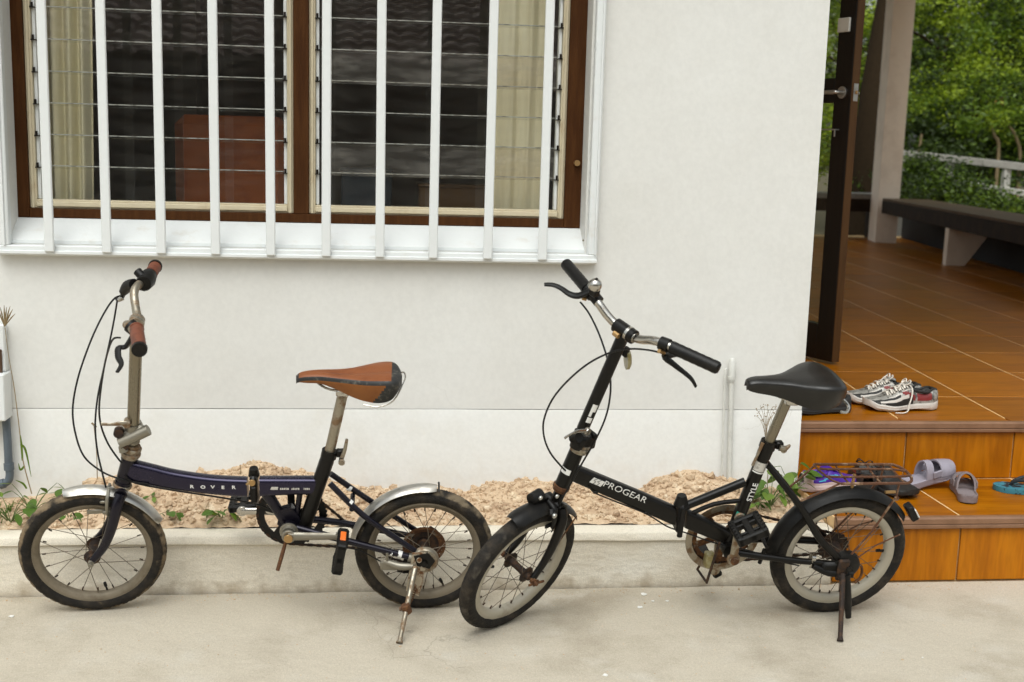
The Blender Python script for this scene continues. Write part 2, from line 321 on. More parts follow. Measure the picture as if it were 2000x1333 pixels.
def glass(name, tint, fac=1.0, rough=.015, dust=0.0):
    m = bpy.data.materials.new(name); m.use_nodes = True; N = m.node_tree.nodes; L = m.node_tree.links; N.clear()
    o = N.new('ShaderNodeOutputMaterial'); mx = N.new('ShaderNodeMixShader'); tr = N.new('ShaderNodeBsdfTransparent'); g = N.new('ShaderNodeBsdfGlossy')
    tr.inputs[0].default_value = (*tint, 1); g.inputs['Roughness'].default_value = rough
    fr = N.new('ShaderNodeFresnel'); fr.inputs[0].default_value = 1.5; mu = N.new('ShaderNodeMath'); mu.operation = 'MULTIPLY'; mu.inputs[1].default_value = fac
    gm = N.new('ShaderNodeNewGeometry'); iv = N.new('ShaderNodeMath'); iv.operation = 'SUBTRACT'; iv.inputs[0].default_value = 1; L.new(gm.outputs['Backfacing'], iv.inputs[1]); fm = N.new('ShaderNodeMath'); fm.operation = 'MULTIPLY'; L.new(iv.outputs[0], fm.inputs[1])
    L.new(fr.outputs[0], mu.inputs[0]); L.new(mu.outputs[0], fm.inputs[0]); L.new(fm.outputs[0], mx.inputs[0]); L.new(tr.outputs[0], mx.inputs[1]); L.new(g.outputs[0], mx.inputs[2])
    out = mx.outputs[0]
    if dust:
        d = N.new('ShaderNodeBsdfDiffuse'); d.inputs[0].default_value = (.5, .48, .44, 1); n = N.new('ShaderNodeTexNoise'); n.inputs['Scale'].default_value = 14; n.inputs['Detail'].default_value = 8
        tc = N.new('ShaderNodeTexCoord'); mp = N.new('ShaderNodeMapping'); mp.inputs['Scale'].default_value = (.6, 1, 2.5); L.new(tc.outputs['Object'], mp.inputs[0]); L.new(mp.outputs[0], n.inputs[0])
        r = N.new('ShaderNodeMapRange'); r.inputs['From Min'].default_value = .45; r.inputs['From Max'].default_value = .8; r.inputs['To Min'].default_value = dust*.25; r.inputs['To Max'].default_value = dust; L.new(n.outputs[0], r.inputs[0])
        m2 = N.new('ShaderNodeMixShader'); L.new(r.outputs[0], m2.inputs[0]); L.new(out, m2.inputs[1]); L.new(d.outputs[0], m2.inputs[2]); out = m2.outputs[0]
    L.new(out, o.inputs[0]); return m
M['glass'] = glass('louvre_glass', (.985, .985, .975), 1.9, dust=.03); M['door_glass'] = glass('door_glass', (.86, .86, .80), .8)
M['dirty_glass'] = glass('dirty_louvre_glass', (.93, .91, .88), 1.9, .03, dust=.16)
M['glass_edge'] = mat('glass_edge', (.36, .37, .34), .35, col2=(.14, .14, .12), scale=26)
# bicycle materials
M['navy'] = mat('navy_frame_paint', (.003, .0026, .0052), .27, coat=.05, spec=.38, col2=(.006, .005, .010), scale=30, lo=.4, hi=.8, rough2=.36)
M['navy'].node_tree.nodes['Principled BSDF'].inputs['Specular Tint'].default_value = (.90, .86, 1.0, 1)
M['navy_gloss'] = mat('navy_gloss_tube_paint', (.0035, .003, .009), .24, coat=.1, spec=.6, col2=(.006, .005, .013), scale=30, lo=.4, hi=.8, rough2=.34)
M['navy_gloss'].node_tree.nodes['Principled BSDF'].inputs['Specular Tint'].default_value = (.70, .64, 1.0, 1)
M['black_paint'] = mat('black_frame_paint', (.004, .0033, .0026), .36, coat=.06, spec=.25, col2=(.012, .009, .006), scale=26, lo=.55, hi=.8, rough2=.55, bump=.04)
M['black_plastic'] = mat('black_plastic', (.005, .0045, .004), .46, spec=.28, col2=(.016, .013, .010), scale=40, lo=.5, hi=.85, bump=.08)
M['black_fender'] = mat('scuffed_black_fender', (.006, .0055, .005), .42, spec=.25, col2=(.03, .026, .02), scale=11, lo=.5, hi=.85, rough2=.75, bump=.06)
M['chrome'] = mat('worn_chrome', (.50, .48, .44), .22, metal=1.0, col2=(.25, .20, .14), scale=38, lo=.55, hi=.75, rough2=.6, bump=.05)
M['fender_chrome'] = mat('dusty_chrome_fender', (.50, .485, .45), .32, metal=1.0, col2=(.30, .25, .18), scale=9, lo=.45, hi=.75, rough2=.7, metal2=.2, bump=.03)
M['rusty_chrome'] = mat('rusty_chrome', (.35, .315, .25), .38, metal=.9, col2=(.20, .12, .06), scale=34, lo=.44, hi=.62, rough2=.8, metal2=.2, bump=.12)
M['brushed'] = mat('brushed_riser', (.24, .215, .165), .26, metal=.95, col2=(.26, .21, .13), scale=12, lo=.45, hi=.75, rough2=.55, stretch=(1, 1, .15))
M['rust'] = mat('rust', RUST, .85, metal=.1, col2=(.19, .085, .028), scale=60, lo=.45, hi=.7, col3=(.24, .20, .15), scale3=25, lo3=.58, hi3=.72, bump=.3, bscale=120)
M['plated_rust'] = mat('rusting_plated_steel', (.42, .36, .27), .5, metal=.5, col2=(.15, .065, .022), scale=42, lo=.46, hi=.6, rough2=.85, metal2=.1, bump=.25, bscale=120)
M['rust_dark'] = mat('dark_rust', (.022, .013, .009), .75, metal=.2, col2=(.06, .028, .012), scale=50, bump=.2)
M['rack_wire'] = mat('rusty_rack_wire', (.12, .050, .025), .5, metal=.4, col2=(.38, .26, .16), scale=30, lo=.5, hi=.7, bump=.1)
M['grip_brown'] = mat('brown_grip_rubber', (.17, .050, .024), .6, col2=(.11, .032, .016), scale=40, bump=.15, bscale=160)
M['saddle_tan'] = mat('tan_saddle_leather', (.25, .090, .022), .42, spec=.3, col2=(.185, .060, .016), scale=9, lo=.4, hi=.75, bump=.10, bscale=70)
M['saddle_top'] = mat('tan_saddle_top', (.225, .074, .026), .46, spec=.3, col2=(.165, .050, .018), scale=9, lo=.4, hi=.75, bump=.10, bscale=70)
M['saddle_black'] = mat('black_saddle_vinyl', (.009, .008, .007), .40, spec=.4, col2=(.016, .014, .011), scale=20, lo=.5, hi=.85, rough2=.55, bump=.08, bscale=200, coat=.15)
M['saddle_worn'] = mat('worn_black_vinyl', (.02, .02, .02), .6, col2=(.12, .11, .09), scale=45, lo=.5, hi=.7, bump=.1)
M['alloy'] = mat('dull_alloy', (.27, .25, .205), .45, metal=.8, col2=(.24, .20, .14), scale=18, lo=.45, hi=.75, metal2=.2, rough2=.75)
M['rim_grey'] = mat('dull_grey_rim', (.21, .175, .125), .5, metal=.3, col2=(.125, .098, .062), scale=14, lo=.42, hi=.75, metal2=.1, rough2=.8)
M['rim_cream'] = mat('cream_rim', (.42, .385, .31), .5, metal=.2, col2=(.27, .23, .165), scale=12, lo=.5, hi=.78, rough2=.75)
M['spoke'] = mat('dull_spoke', (.10, .085, .065), .5, metal=.6, col2=(.18, .13, .08), scale=60)
M['cable'] = mat('black_cable', (.006, .0055, .005), .4, spec=.3)
M['white_decal'] = mat('white_decal', (.78, .77, .74), .5, col2=(.45, .43, .4), scale=120, lo=.6, hi=.7)
M['silver_decal'] = mat('silver_decal', (.60, .58, .54), .4, metal=.3, col2=(.3, .28, .25), scale=90, lo=.55, hi=.68)
M['orange_reflector'] = mat('orange_reflector', (.75, .16, .02), .3); M['amber'] = mat('yellowed_reflector', (.27, .22, .085), .3, col2=(.36, .32, .17), scale=60)
M['teal_sticker'] = mat('teal_sticker', (.02, .28, .20), .4); M['hinge_brass'] = mat('brass_bolt', (.45, .28, .12), .4, metal=.8)
def tyre_mat(name, dust, amt):
    m = mat(name, (.012, .0105, .009), .8, spec=.3, col2=(.04, .031, .022), scale=25, lo=.4, hi=.75, bump=.35, bscale=220)
    N = m.node_tree.nodes; L = m.node_tree.links; b = N['Principled BSDF']; src = b.inputs['Base Color'].links[0].from_socket
    at = N.new('ShaderNodeAttribute'); at.attribute_name = 'tread'
    n = N.new('ShaderNodeTexNoise'); n.inputs['Scale'].default_value = 26; n.inputs['Detail'].default_value = 8; tc = N.new('ShaderNodeTexCoord'); L.new(tc.outputs['Object'], n.inputs[0])
    r = N.new('ShaderNodeMapRange'); r.inputs['From Min'].default_value = .80-amt*.22; r.inputs['From Max'].default_value = 1.08-amt*.18; r.interpolation_type = 'SMOOTHSTEP'; 
    ad = N.new('ShaderNodeMath'); ad.operation = 'MULTIPLY_ADD'; ad.inputs[1].default_value = .30; L.new(at.outputs['Fac'], ad.inputs[0]); L.new(n.outputs[0], ad.inputs[2]); L.new(ad.outputs[0], r.inputs[0])
    ml = N.new('ShaderNodeMath'); ml.operation = 'MULTIPLY'; ml.inputs[1].default_value = .85; L.new(r.outputs[0], ml.inputs[0])
    x = N.new('ShaderNodeMix'); x.data_type = 'RGBA'; L.new(ml.outputs[0], x.inputs[0]); L.new(src, x.inputs[6]); x.inputs[7].default_value = (*dust, 1); L.new(x.outputs[2], b.inputs['Base Color'])
    return m
M['tyre_dusty'] = tyre_mat('dusty_tyre', (.26, .19, .115), .85); M['tyre_mid'] = tyre_mat('worn_tyre', (.20, .155, .10), .5); M['tyre_dark'] = tyre_mat('dark_tyre', (.10, .085, .065), .2)
# small things
def plain(name, col, rough=.6, **k): return mat(name, col, rough, col2=tuple(c*.72 for c in col), scale=22, lo=.45, hi=.8, bump=.1, bscale=90, **k)
for n_, c_, r_ in (('silver_mesh', (.27, .265, .24), .4), ('shoe_white', (.60, .56, .51), .55), ('shoe_black', (.015, .014, .013), .6), ('shoe_red', (.20, .015, .015), .5), ('lace', (.75, .70, .62), .8),
    ('purple', (.055, .012, .26), .5), ('teal', (.05, .38, .55), .4), ('pink_grey', (.55, .44, .42), .7), ('slide_grey', (.24, .20, .205), .6), ('slide_lilac', (.31, .285, .335), .6), ('flip_teal', (.03, .12, .16), .5), ('flip_dark', (.02, .025, .03), .5),
    ('pvc_white', (.66, .66, .62), .45), ('pvc_grey', (.10, .125, .15), .45), ('leaf', (.13, .215, .012), .5), ('leaf_light', (.36, .47, .024), .5), ('leaf_dark', (.035, .062, .006), .5), ('weed_leaf', (.085, .165, .018), .5), ('weed_leaf_pale', (.15, .24, .03), .5), ('stem', (.10, .15, .04), .7), ('dry_stem', (.26, .19, .10), .8),
    ('trunk', (.035, .024, .014), .95), ('fence_grey', (.23, .22, .20), .7), ('rail_grey', (.40, .38, .34), .7), ('fence_white', (.55, .53, .48), .7), ('flower_red', (.45, .05, .04), .6), ('lamp_grey', (.30, .31, .30), .6), ('steel', (.5, .5, .48), .3), ('garden_ground', (.10, .085, .05), .95), ('road', (.25, .24, .22), .9)):
    M[n_] = plain(n_, c_, r_)
M['steel'].node_tree.nodes['Principled BSDF'].inputs['Metallic'].default_value = .9
M['trunk'].node_tree.nodes['Principled BSDF'].inputs['Specular IOR Level'].default_value = .05
M['silver_mesh'] = mat('silver_mesh_fabric', (.40, .39, .36), .38, metal=.35, col2=(.10, .095, .085), scale=55, lo=.47, hi=.6, col3=(.55, .54, .50), scale3=20, lo3=.55, hi3=.7, bump=.2, bscale=160)
for n_ in ('leaf', 'leaf_light', 'leaf_dark', 'weed_leaf', 'weed_leaf_pale'):
    b = M[n_].node_tree.nodes['Principled BSDF']; b.inputs['Transmission Weight'].default_value = 0.0
    # light passes through thin leaves
    t = M[n_].node_tree; tl = t.nodes.new('ShaderNodeBsdfTranslucent'); mx = t.nodes.new('ShaderNodeMixShader'); mx.inputs[0].default_value = .35
    src = b.inputs['Base Color'].links[0].from_socket; t.links.new(src, tl.inputs[0]); out = t.nodes['Material Output']
    t.links.new(b.outputs[0], mx.inputs[1]); t.links.new(tl.outputs[0], mx.inputs[2]); t.links.new(mx.outputs[0], out.inputs[0])
# ================================================================== THE SETTING
def sheet(name, x0, x1, y0, y1, z, m):
    b = MB(); b.add([(x0, y0, z), (x1, y0, z), (x1, y1, z), (x0, y1, z)], [(0, 1, 2, 3)])
    return tag(b.build(name, m, smooth=False), kind='structure')
sheet('ground', -150, 150, -150, 150, -.03, M['garden_ground'])
b = MB(); xs_ = [-14]+[-6.5+.02*i for i in range(400)]+[1.6, 16]; vs = []
for x in xs_:
    e_ = -.0095+noise.noise(V(x*6, 0, 5))*.005+noise.noise(V(x*31, 0, 7))*.0025 if -6.6 < x < 1.5 else .30
    vs += [V(x, -8.2, 0), V(x, e_ if x < 1.46 else .001, 0), V(x, e_ if x < 1.46 else .001, -.02)]
b.add(vs, [f for i in range(len(xs_)-1) for f in ((i*3, i*3+3, i*3+4, i*3+1), (i*3+1, i*3+4, i*3+5, i*3+2))]); tag(b.build('pavement', M['concrete'], smooth=False, fix=False), kind='structure')
Y0, Y1, ZT1, ZT2, YW = .007, .442, .216, .424, .36
XC = 1.447                                           # right corner of the house wall
# kerb: a cast strip with a slightly wandering edge
b = MB(); rings = []
for i in range(181):
    x = -6.5+(XC-.005+6.5)*i/180
    n1 = noise.noise(V(x*1.7, 0, 0))*.006; n2 = noise.noise(V(x*7, 3, 0))*.0025; n3 = noise.noise(V(x*2.3, 9, 0))*.008
    ft = .004+n3*.6
    rings.append([V(x, .085, -.02), V(x, .083+n2, .176+n1*.5), V(x, .045, .180+n1*.5), V(x, .002+n2, .1795+n1*.6), V(x, -.003+n2, .1755+n1*.6), V(x, -.0045+n2, .155+n1),
                  V(x, .0035+n2, .150+n1), V(x, .0045+n2, .10), V(x, .001, .04), V(x, -.002+n2, .012), V(x, -.001+n2, -.02)])
b.loft(rings, caps=True)
tag(b.build('kerb', M['kerb'], angle=50), kind='structure')
# soil bed between kerb and wall
def zwall(x):
    pts = [(-3, .20), (-1.35, .19), (-1.1, .192), (-.97, .205), (-.90, .255), (-.80, .275), (-.66, .25), (-.5, .285), (-.38, .305), (-.27, .285), (-.12, .235), (.02, .215), (.2, .222), (.30, .205), (.40, .235),
           (.50, .240), (.62, .236), (.75, .215), (.88, .205), (.96, .25), (1.05, .272), (1.15, .258), (1.25, .225), (1.38, .20), (1.5, .19)]
    for (a, za), (c, zc) in zip(pts, pts[1:]):
        if a <= x <= c: t = (x-a)/(c-a); t = t*t*(3-2*t); return za+(zc-za)*t
    return .19
def zsoil(x, y):
    t = max(0, min(1, (y-.075)/.24)); t = t**.8
    z = .176+(zwall(x)-.176)*t
    return z+noise.noise(V(x*9, y*9, 0))*.010*(.3+t)+noise.noise(V(x*28, y*28, 4))*.006+abs(noise.noise(V(x*60, y*60, 8)))*.004
b = MB(); NX, NY = 520, 44; x0, x1, y0, y1 = -3.2, XC-.004, .078, YW+.012
vs = [(x0+(x1-x0)*i/NX, y0+(y1-y0)*j/NY, zsoil(x0+(x1-x0)*i/NX, y0+(y1-y0)*j/NY)) for i in range(NX+1) for j in range(NY+1)]
fs = [(i*(NY+1)+j, (i+1)*(NY+1)+j, (i+1)*(NY+1)+j+1, i*(NY+1)+j+1) for i in range(NX) for j in range(NY)]
b.add(vs, fs); tag(b.build('soil_bed', M['soil'], angle=180, fix=False), kind='structure')
b = MB(); rnd = random.Random(3)
ico = [V(0, 0, 1), V(.9, 0, .4), V(.28, .85, .45), V(-.72, .53, .44), V(-.72, -.53, .4), V(.28, -.85, .45), V(.72, .53, -.45), V(-.28, .85, -.45), V(-.9, 0, -.44), V(-.28, -.85, -.45), V(.72, -.53, -.45), V(0, 0, -1)]
icf = [(0, 1, 2), (0, 2, 3), (0, 3, 4), (0, 4, 5), (0, 5, 1), (1, 6, 2), (2, 7, 3), (3, 8, 4), (4, 9, 5), (5, 10, 1), (2, 6, 7), (3, 7, 8), (4, 8, 9), (5, 9, 10), (1, 10, 6), (11, 7, 6), (11, 8, 7), (11, 9, 8), (11, 10, 9), (11, 6, 10)]
for k in range(5200):
    x = rnd.uniform(-1.35, 1.44); y = rnd.uniform(.085, .35)
    if zwall(x) < .2 and rnd.random() < .5: continue
    s = rnd.choice((.002, .003, .003, .004, .005, .006, .008, .011 if rnd.random() < .5 else .004, .016 if rnd.random() < .18 else .004)); z = zsoil(x, y)+s*.3
    q = [p*s*rnd.uniform(.65, 1.2) for p in ico]; rot = Matrix.Rotation(rnd.uniform(0, 6), 3, V(rnd.random(), rnd.random(), rnd.random()).normalized())
    b.add([rot@p+V(x, y, z) for p in q], icf)
tag(b.build('soil_clods', M['soil'], smooth=False, fix=False), kind='stuff', label='dry tan clods of soil heaped on the bed against the white wall', cat='soil')
# ------------------------------------------------------------------ steps and terrace
TW = .405
XJ = [1.87+TW*k for k in range(0, 12)]
def tiles_row(parent, axis, edges, lo, hi, fixedpos, thick, m, name='tile'):
    for a, c in zip(edges, edges[1:]):
        a2, c2 = a+.003, c-.003
        mb = MB()
        if axis == 'riser': mb.box(((0), 0, 0), (c2-a2, thick, hi-lo), bev=.0015); loc = ((a2+c2)/2, fixedpos+thick/2, (lo+hi)/2)
        else: mb.box((0, 0, 0), (c2-a2, hi-lo, thick), bev=.0015); loc = ((a2+c2)/2, (lo+hi)/2, fixedpos-thick/2)
        me = tiles_row.cache.get((round(c2-a2, 4), round(hi-lo, 4), axis))
        if me is None: me = mb.mesh(name, m, smooth=False); tiles_row.cache[(round(c2-a2, 4), round(hi-lo, 4), axis)] = me
        link(name, me, parent, Matrix.Translation(loc))
tiles_row.cache = {}
XR = 6.4
st = empty('steps'); tag(st, kind='structure')
edges = [XC+.003]+XJ+[XR]
b = MB(); b.box(((XC+XR)/2, (Y0+.010+Y1+.4)/2, (ZT1-.0012)/2-.01), (XR-XC, Y1+.4-Y0-.010, ZT1-.0012+.02)); b.build('step_core', M['grout_light'], st, smooth=False)
tiles_row(st, 'riser', edges, .003, ZT1-.037, Y0, .009, M['riser_tile'])
tiles_row(st, 'floor', edges, Y0+.012, Y1-.004, ZT1, .008, M['floor_tile'])
b = MB(); b.box(((XC+XR)/2, (Y1+.010+Y1+.3)/2, (ZT1+ZT2-.006)/2), (XR-XC, .29, ZT2-ZT1-.006)); b.build('step_core', M['grout_light'], st, smooth=False)
tiles_row(st, 'riser', edges, ZT1+.002, ZT2-.037, Y1, .009, M['riser_tile'])
for yy, zz in ((Y0, ZT1), (Y1, ZT2)):
    b = MB(); xs = [XC+.002]
    b.loft([[V(x, yy+.010, zz+.002), V(x, yy-.010, zz+.002), V(x, yy-.016, zz-.003), V(x, yy-.0165, zz-.018), V(x, yy-.013, zz-.021), V(x, yy-.0155, zz-.024), V(x, yy-.015, zz-.033), V(x, yy-.010, zz-.036), V(x, yy+.010, zz-.036)] for x in (XC+.002, XR)])
    b.build('nosing', M['nosing'], st, angle=30)
te = empty('terrace_floor'); tag(te, kind='structure')
YR = [Y1+.004, .87]+[.87+.508*k for k in range(1, 18)]
b = MB(); b.box((3.9, 5.17, ZT2/2-.0005), (6.0, 9.33, ZT2-.0006)); b.build('slab', M['grout'], te, smooth=False)
cache = {}
for j, (ya, yb) in enumerate(zip(YR, YR[1:])):
    for i in range(-1, 12):
        xa = 1.852+.407*i; sk = .10
        key = round(yb-ya, 3)
        if key not in cache:
            q = MB(); h = (yb-ya)/2-.0036; wd = .407/2-.0036; tp, bt = 0, -.010; e = .0015
            P = [V(-wd-sk*h, -h, 0), V(wd-sk*h, -h, 0), V(wd+sk*h, h, 0), V(-wd+sk*h, h, 0)]
            top = [p*((h-e)/h) for p in P]
            q.add(top+[p-V(0, 0, e) for p in P]+[p-V(0, 0, .006) for p in P], [(0, 1, 2, 3)]+[(4+k, 4+(k+1) % 4, (k+1) % 4, k) for k in range(4)]+[(8+k, 8+(k+1) % 4, 4+(k+1) % 4, 4+k) for k in range(4)])
            cache[key] = q.mesh('tile', M['floor_tile'], smooth=False)
        ym = (ya+yb)/2; xm = xa+.407/2+sk*(ym-.43)
        if xm > 5.95: continue
        link('tile', cache[key], te, Matrix.Translation((xm, ym, ZT2+.0005+random.uniform(-.0004, .0004))))
# ------------------------------------------------------------------ house
WX0 = gy(30, 300, .46).x; WX1 = gy(1138, 300, .46).x; WZ0, WZ1 = 1.02, 2.36
house = empty('house', (0, 0, 0)); tag(house, 'white rendered house with a barred louvre window above a dry soil bed', 'house')
H0 = -4.2
GZ = gy(600, 799.5, YW-.004).z                       # the horizontal line in the render
def wall_panel(x0, x1, z0, z1, name='wall', m=M['plaster'], yf=YW, th=.2):
    b = MB(); b.box(((x0+x1)/2, yf+th/2, (z0+z1)/2), (x1-x0, th, z1-z0)); return b
b = MB()
for a in ((H0, WX0, GZ+.0008, 3.1), (WX1, XC, GZ+.0008, 3.1), (WX0, WX1, GZ+.0008, WZ0), (WX0, WX1, WZ1, 3.1)):
    b.box(((a[0]+a[1])/2, YW+.1, (a[2]+a[3])/2), (a[1]-a[0], .2, a[3]-a[2]))
b.build('wall', M['plaster'], house, smooth=False)
b = MB(); rings = []
for i in range(220):
    x = H0+(XC-H0)*i/219; n_ = noise.noise(V(x*3, 1, 0))*.0012
    rings.append([V(x, YW-.0012, GZ-.0012+n_), V(x, YW-.0028, GZ-.004+n_), V(x, YW-.0028, -.02), V(x, YW+.19, -.02), V(x, YW+.19, GZ-.0025), V(x, YW+.010, GZ-.0025), V(x, YW+.004, GZ-.0015+n_)])
b.loft(rings); b.build('plinth', M['plinth'], house, angle=30)
b = MB(); b.box((XC-.1, 1.4, 1.55), (.2, 1.9-.41, 3.1)); b.box((XC+.08, 2.3+.04, 1.55), (.3, .12, 3.1)); b.box((XC-.1, 3.3, 1.55), (.2, 1.9, 3.1)); b.build('side_wall', M['off_white_paint'], house, smooth=False)
b = MB(); b.box((H0+.1, 2.4, 1.55), (.2, 3.66, 3.1)); b.box(((H0+XC)/2, 4.3, 1.55), (XC-H0, .2, 3.1)); b.build('back_wall', M['room_wall'], house, smooth=False)
b = MB(); b.box(((H0+XC)/2-.02, 2.35, 3.17), (XC-H0+.5, 4.9, .12)); b.build('roof', M['ceiling'], house, smooth=False)
b = MB(); b.box(((H0+XC)/2, 2.4, .2), (XC-H0-.42, 3.66, .44)); b.build('room_floor', M['room_floor'], house, smooth=False)
b = MB(); b.add([(WX0, YW-.001, WZ0), (WX1, YW-.001, WZ0), (WX1, .462, WZ0+.062), (WX0, .462, WZ0+.062), (WX0, YW-.001, WZ0-.01), (WX1, YW-.001, WZ0-.01), (WX1, .56, WZ0-.01), (WX0, .56, WZ0-.01), (WX0, .56, WZ0+.062), (WX1, .56, WZ0+.062)],
             [(0, 1, 2, 3), (0, 4, 5, 1), (3, 2, 9, 8), (8, 9, 6, 7), (4, 7, 6, 5), (0, 3, 8, 7, 4), (1, 5, 6, 9, 2)]); b.build('window_sill', M['white_paint'], house, smooth=False)
# window: brown timber frame, two louvred sashes
win = empty('window', (0, 0, 0), parent=house)
zf0 = WZ0+.062; FW = .052
def fr(name, x0, x1, z0, z1, y0, y1, m, parent, bev=.002):
    b = MB(); b.box(((x0+x1)/2, (y0+y1)/2, (z0+z1)/2), (x1-x0, y1-y0, z1-z0), bev=bev); return b.build(name, m, parent, smooth=False)
bw = 0.035
xL1 = gy(44, 60, .465).x; xR0 = gy(1109, 200, .465).x; xM0 = gy(573, 200, .465).x; xM1 = gy(603, 200, .465).x
zb = gy(600, 418, .465).z
fr('frame_jamb', WX0-.004, xL1, zf0+.001, WZ1, .462, .545, M['brown_wood'], win)
fr('frame_jamb', xR0, WX1+.004, zf0+.001, WZ1, .462, .545, M['brown_wood'], win)
fr('frame_rail', xL1, xR0, zf0+.001, zb, .4625, .544, M['brown_wood'], win)
fr('frame_rail', xL1, xR0, WZ1-.06, WZ1-.001, .4625, .544, M['brown_wood'], win)
fr('mullion', xM0, xM1, zb, WZ1-.06, .4615, .544, M['brown_wood'], win)
gaps = []
for sx0, sx1 in ((xL1, xM0), (xM1, xR0)):
    sz0, sz1 = zb, WZ1-.061
    cw = .021
    b = MB()
    for a in ((sx0, sx0+cw, sz0, sz1), (sx1-cw, sx1, sz0, sz1), (sx0+cw, sx1-cw, sz0, sz0+.028), (sx0+cw, sx1-cw, sz1-.02, sz1)):
        b.box(((a[0]+a[1])/2, .50, (a[2]+a[3])/2), (a[1]-a[0], .05, a[3]-a[2]), bev=.002)
        b.box(((a[0]+a[1])/2, .4725, (a[2]+a[3])/2), (max(a[1]-a[0]-.012, .006) if a[1]-a[0] < .1 else a[1]-a[0], .008, max(a[3]-a[2]-.012, .006) if a[3]-a[2] < .1 else a[3]-a[2]), bev=.002)
    b.build('sash_frame', M['cream_paint'], win, smooth=False)
    bl0, bl1 = sx0+cw+.012, sx1-cw-.012
    pitch = .0985; z = sz0+.03; k = 0
    for xx in (sx0+cw+.006, sx1-cw-.006):
        b = MB(); b.box((xx, .503, (sz0+.028+sz1-.02)/2), (.010, .030, sz1-sz0-.05), bev=.001); b.build('channel', M['white_paint'], win, smooth=False)
    bm_ = MB(); bm_.box((0, 0, 0), (bl1-bl0-.004, .005, .106), bev=.0008); bme = bm_.mesh('glass_blade', M['glass'], smooth=False)
    em_ = MB(); em_.box((0, 0, 0), (bl1-bl0-.004, .0056, .0032)); eme = em_.mesh('blade_edge', M['glass_edge'], smooth=False)
    dme = bme.copy(); dme.materials.clear(); dme.materials.append(M['dirty_glass'])
    cb = MB(); cb.box((0, 0, 0), (.014, .040, .0032)); cb.box((0, -.017, .008), (.007, .003, .014)); cme = cb.mesh('blade_clip', M['dark_wood'], smooth=False)
    while z < sz1-.09:
        zc = z+pitch/2; tilt = R(-2.6)+R(random.uniform(-.35, .35)); 
        mt = Matrix.Translation(((bl0+bl1)/2, .500, zc))@Matrix.Rotation(tilt, 4, 'X')
        dirty = sx0 > xM0 and k in (1, 4)
        g = link('glass_blade', dme if dirty else bme, win, mt)
        link('blade_edge', eme, win, mt@Matrix.Translation((0, 0, .0548)))
        for xx in (sx0+cw+.006, sx1-cw-.006): link('blade_clip', cme, win, Matrix.Translation((xx, .4925, zc+pitch/2)))
        z += pitch; k += 1
    gaps.append((sx0, sx1))
b = MB(); p = gy(1127, 319, .452); b.disc((p.x, .455, p.z), (0, 1, 0), .010, .02); b.build('knob', M['hinge_brass'], win)
# white steel grille in front of the window
gr = empty('window_grille', (0, 0, 0), parent=house)
tz0, tz1 = gy(600, 508, .325).z, gy(600, 489, .325).z
tx1b = gy(1174, 300, .325).x; tx1a = gy(1156, 300, .325).x; tx0a = gy(10, 300, .325).x; tx0b = tx0a-.04
fr('grille_rail', tx0b, tx1b, tz0, tz1, .325, YW-.001, M['white_paint'], gr, .003); fr('grille_rail', tx0b, tx1b, tz0+.004, tz0+.016, .318, .3249, M['white_paint'], gr, .002)
fr('grille_rail', tx0b, tx1b, 2.42, 2.455, .325, YW-.001, M['white_paint'], gr, .003)
for a, c in ((tx0b, tx0a), (tx1a, tx1b)): fr('grille_post', a, c, tz1, 2.42, .3255, YW-.001, M['white_paint'], gr, .003); fr('grille_post', (a+c)/2+.004, (a+c)/2+.010, tz1, 2.42, .318, .3254, M['white_paint'], gr, .001)
bb = MB(); bb.box((0, 0, (2.43-tz1)/2+.0), (.0285, .013, 2.43-tz1+.018), bev=.003); bbm = bb.mesh('bar', M['white_paint'], smooth=False)
for px in (96.5, 208.5, 315, 421, 529, 637, 742, 846, 953, 1060):
    q = gy(px, 480, .312); link('bar', bbm, gr, Matrix.Translation((q.x, .312, tz1-.009))@Matrix.Rotation(R(random.uniform(-.12, .12)), 4, 'Y'))
b = MB()                                              # small cement patches and a bracket left on the sill
for px, py in ((575, 478), (592, 478), (20, 462), (1140, 470)):
    q = gy(px, py, .375); b.box((q.x, .375, q.z), (.008, .006, .006), bev=.001)
b.build('fixing', M['alloy'], gr, smooth=False)
# ---- room seen through the glass
def curtain(x0, x1, Y, z0, z1, folds, amp, label, taper=0.0):
    b = MB(); n = 90; rings = []
    for j in range(26):
        t = j/25; z = z0+(z1-z0)*t; row = []
        for i in range(n+1):
            u = i/n; x = x0+(x1-x0)*u + taper*(1-t)*(u-.2)*-1
            y = Y+math.sin(u*folds*2*math.pi+.5*math.sin(t*3+u*5))*amp+noise.noise(V(u*9, t*2, Y))*.012
            row.append(V(x, y, z))
        rings.append(row)
    b.loft(rings, closed_ring=False, caps=False)
    bk = MB(); bk.loft([[p+V(0, .004, 0) for p in r_] for r_ in rings], closed_ring=False, caps=False); b.add(bk.v, bk.f)
    return tag(b.build('curtain', M['curtain'], angle=180, fix=False), label, 'curtain', 'cream curtains hanging inside the window')
curtain(gy(92, 300, .62).x, gy(200, 300, .62).x, .595, .47, 2.5, 3.3, .019, 'folded cream curtain bunched behind the left louvre sash', .06)
curtain(gy(962, 300, .6).x, gy(1074, 300, .6).x, .59, .47, 2.5, 3, .008, 'smooth cream curtain behind the right louvre sash')
b = MB(); a = gy(334, 222, 1.5); c = gy(560, 222, 1.5)
b.box(((a.x+c.x)/2, 1.66, (a.z+.43)/2), (c.x-a.x, .24, a.z-.43), bev=.04)
b2 = MB(); b2.box(((a.x+c.x)/2, 2.05, .70), (c.x-a.x-.16, .56, .20), bev=.03)
so_ = empty('armchair', ((a.x+c.x)/2, 1.9, .42)); tag(so_, 'orange brown leather armchair back seen through the left louvres', 'armchair')
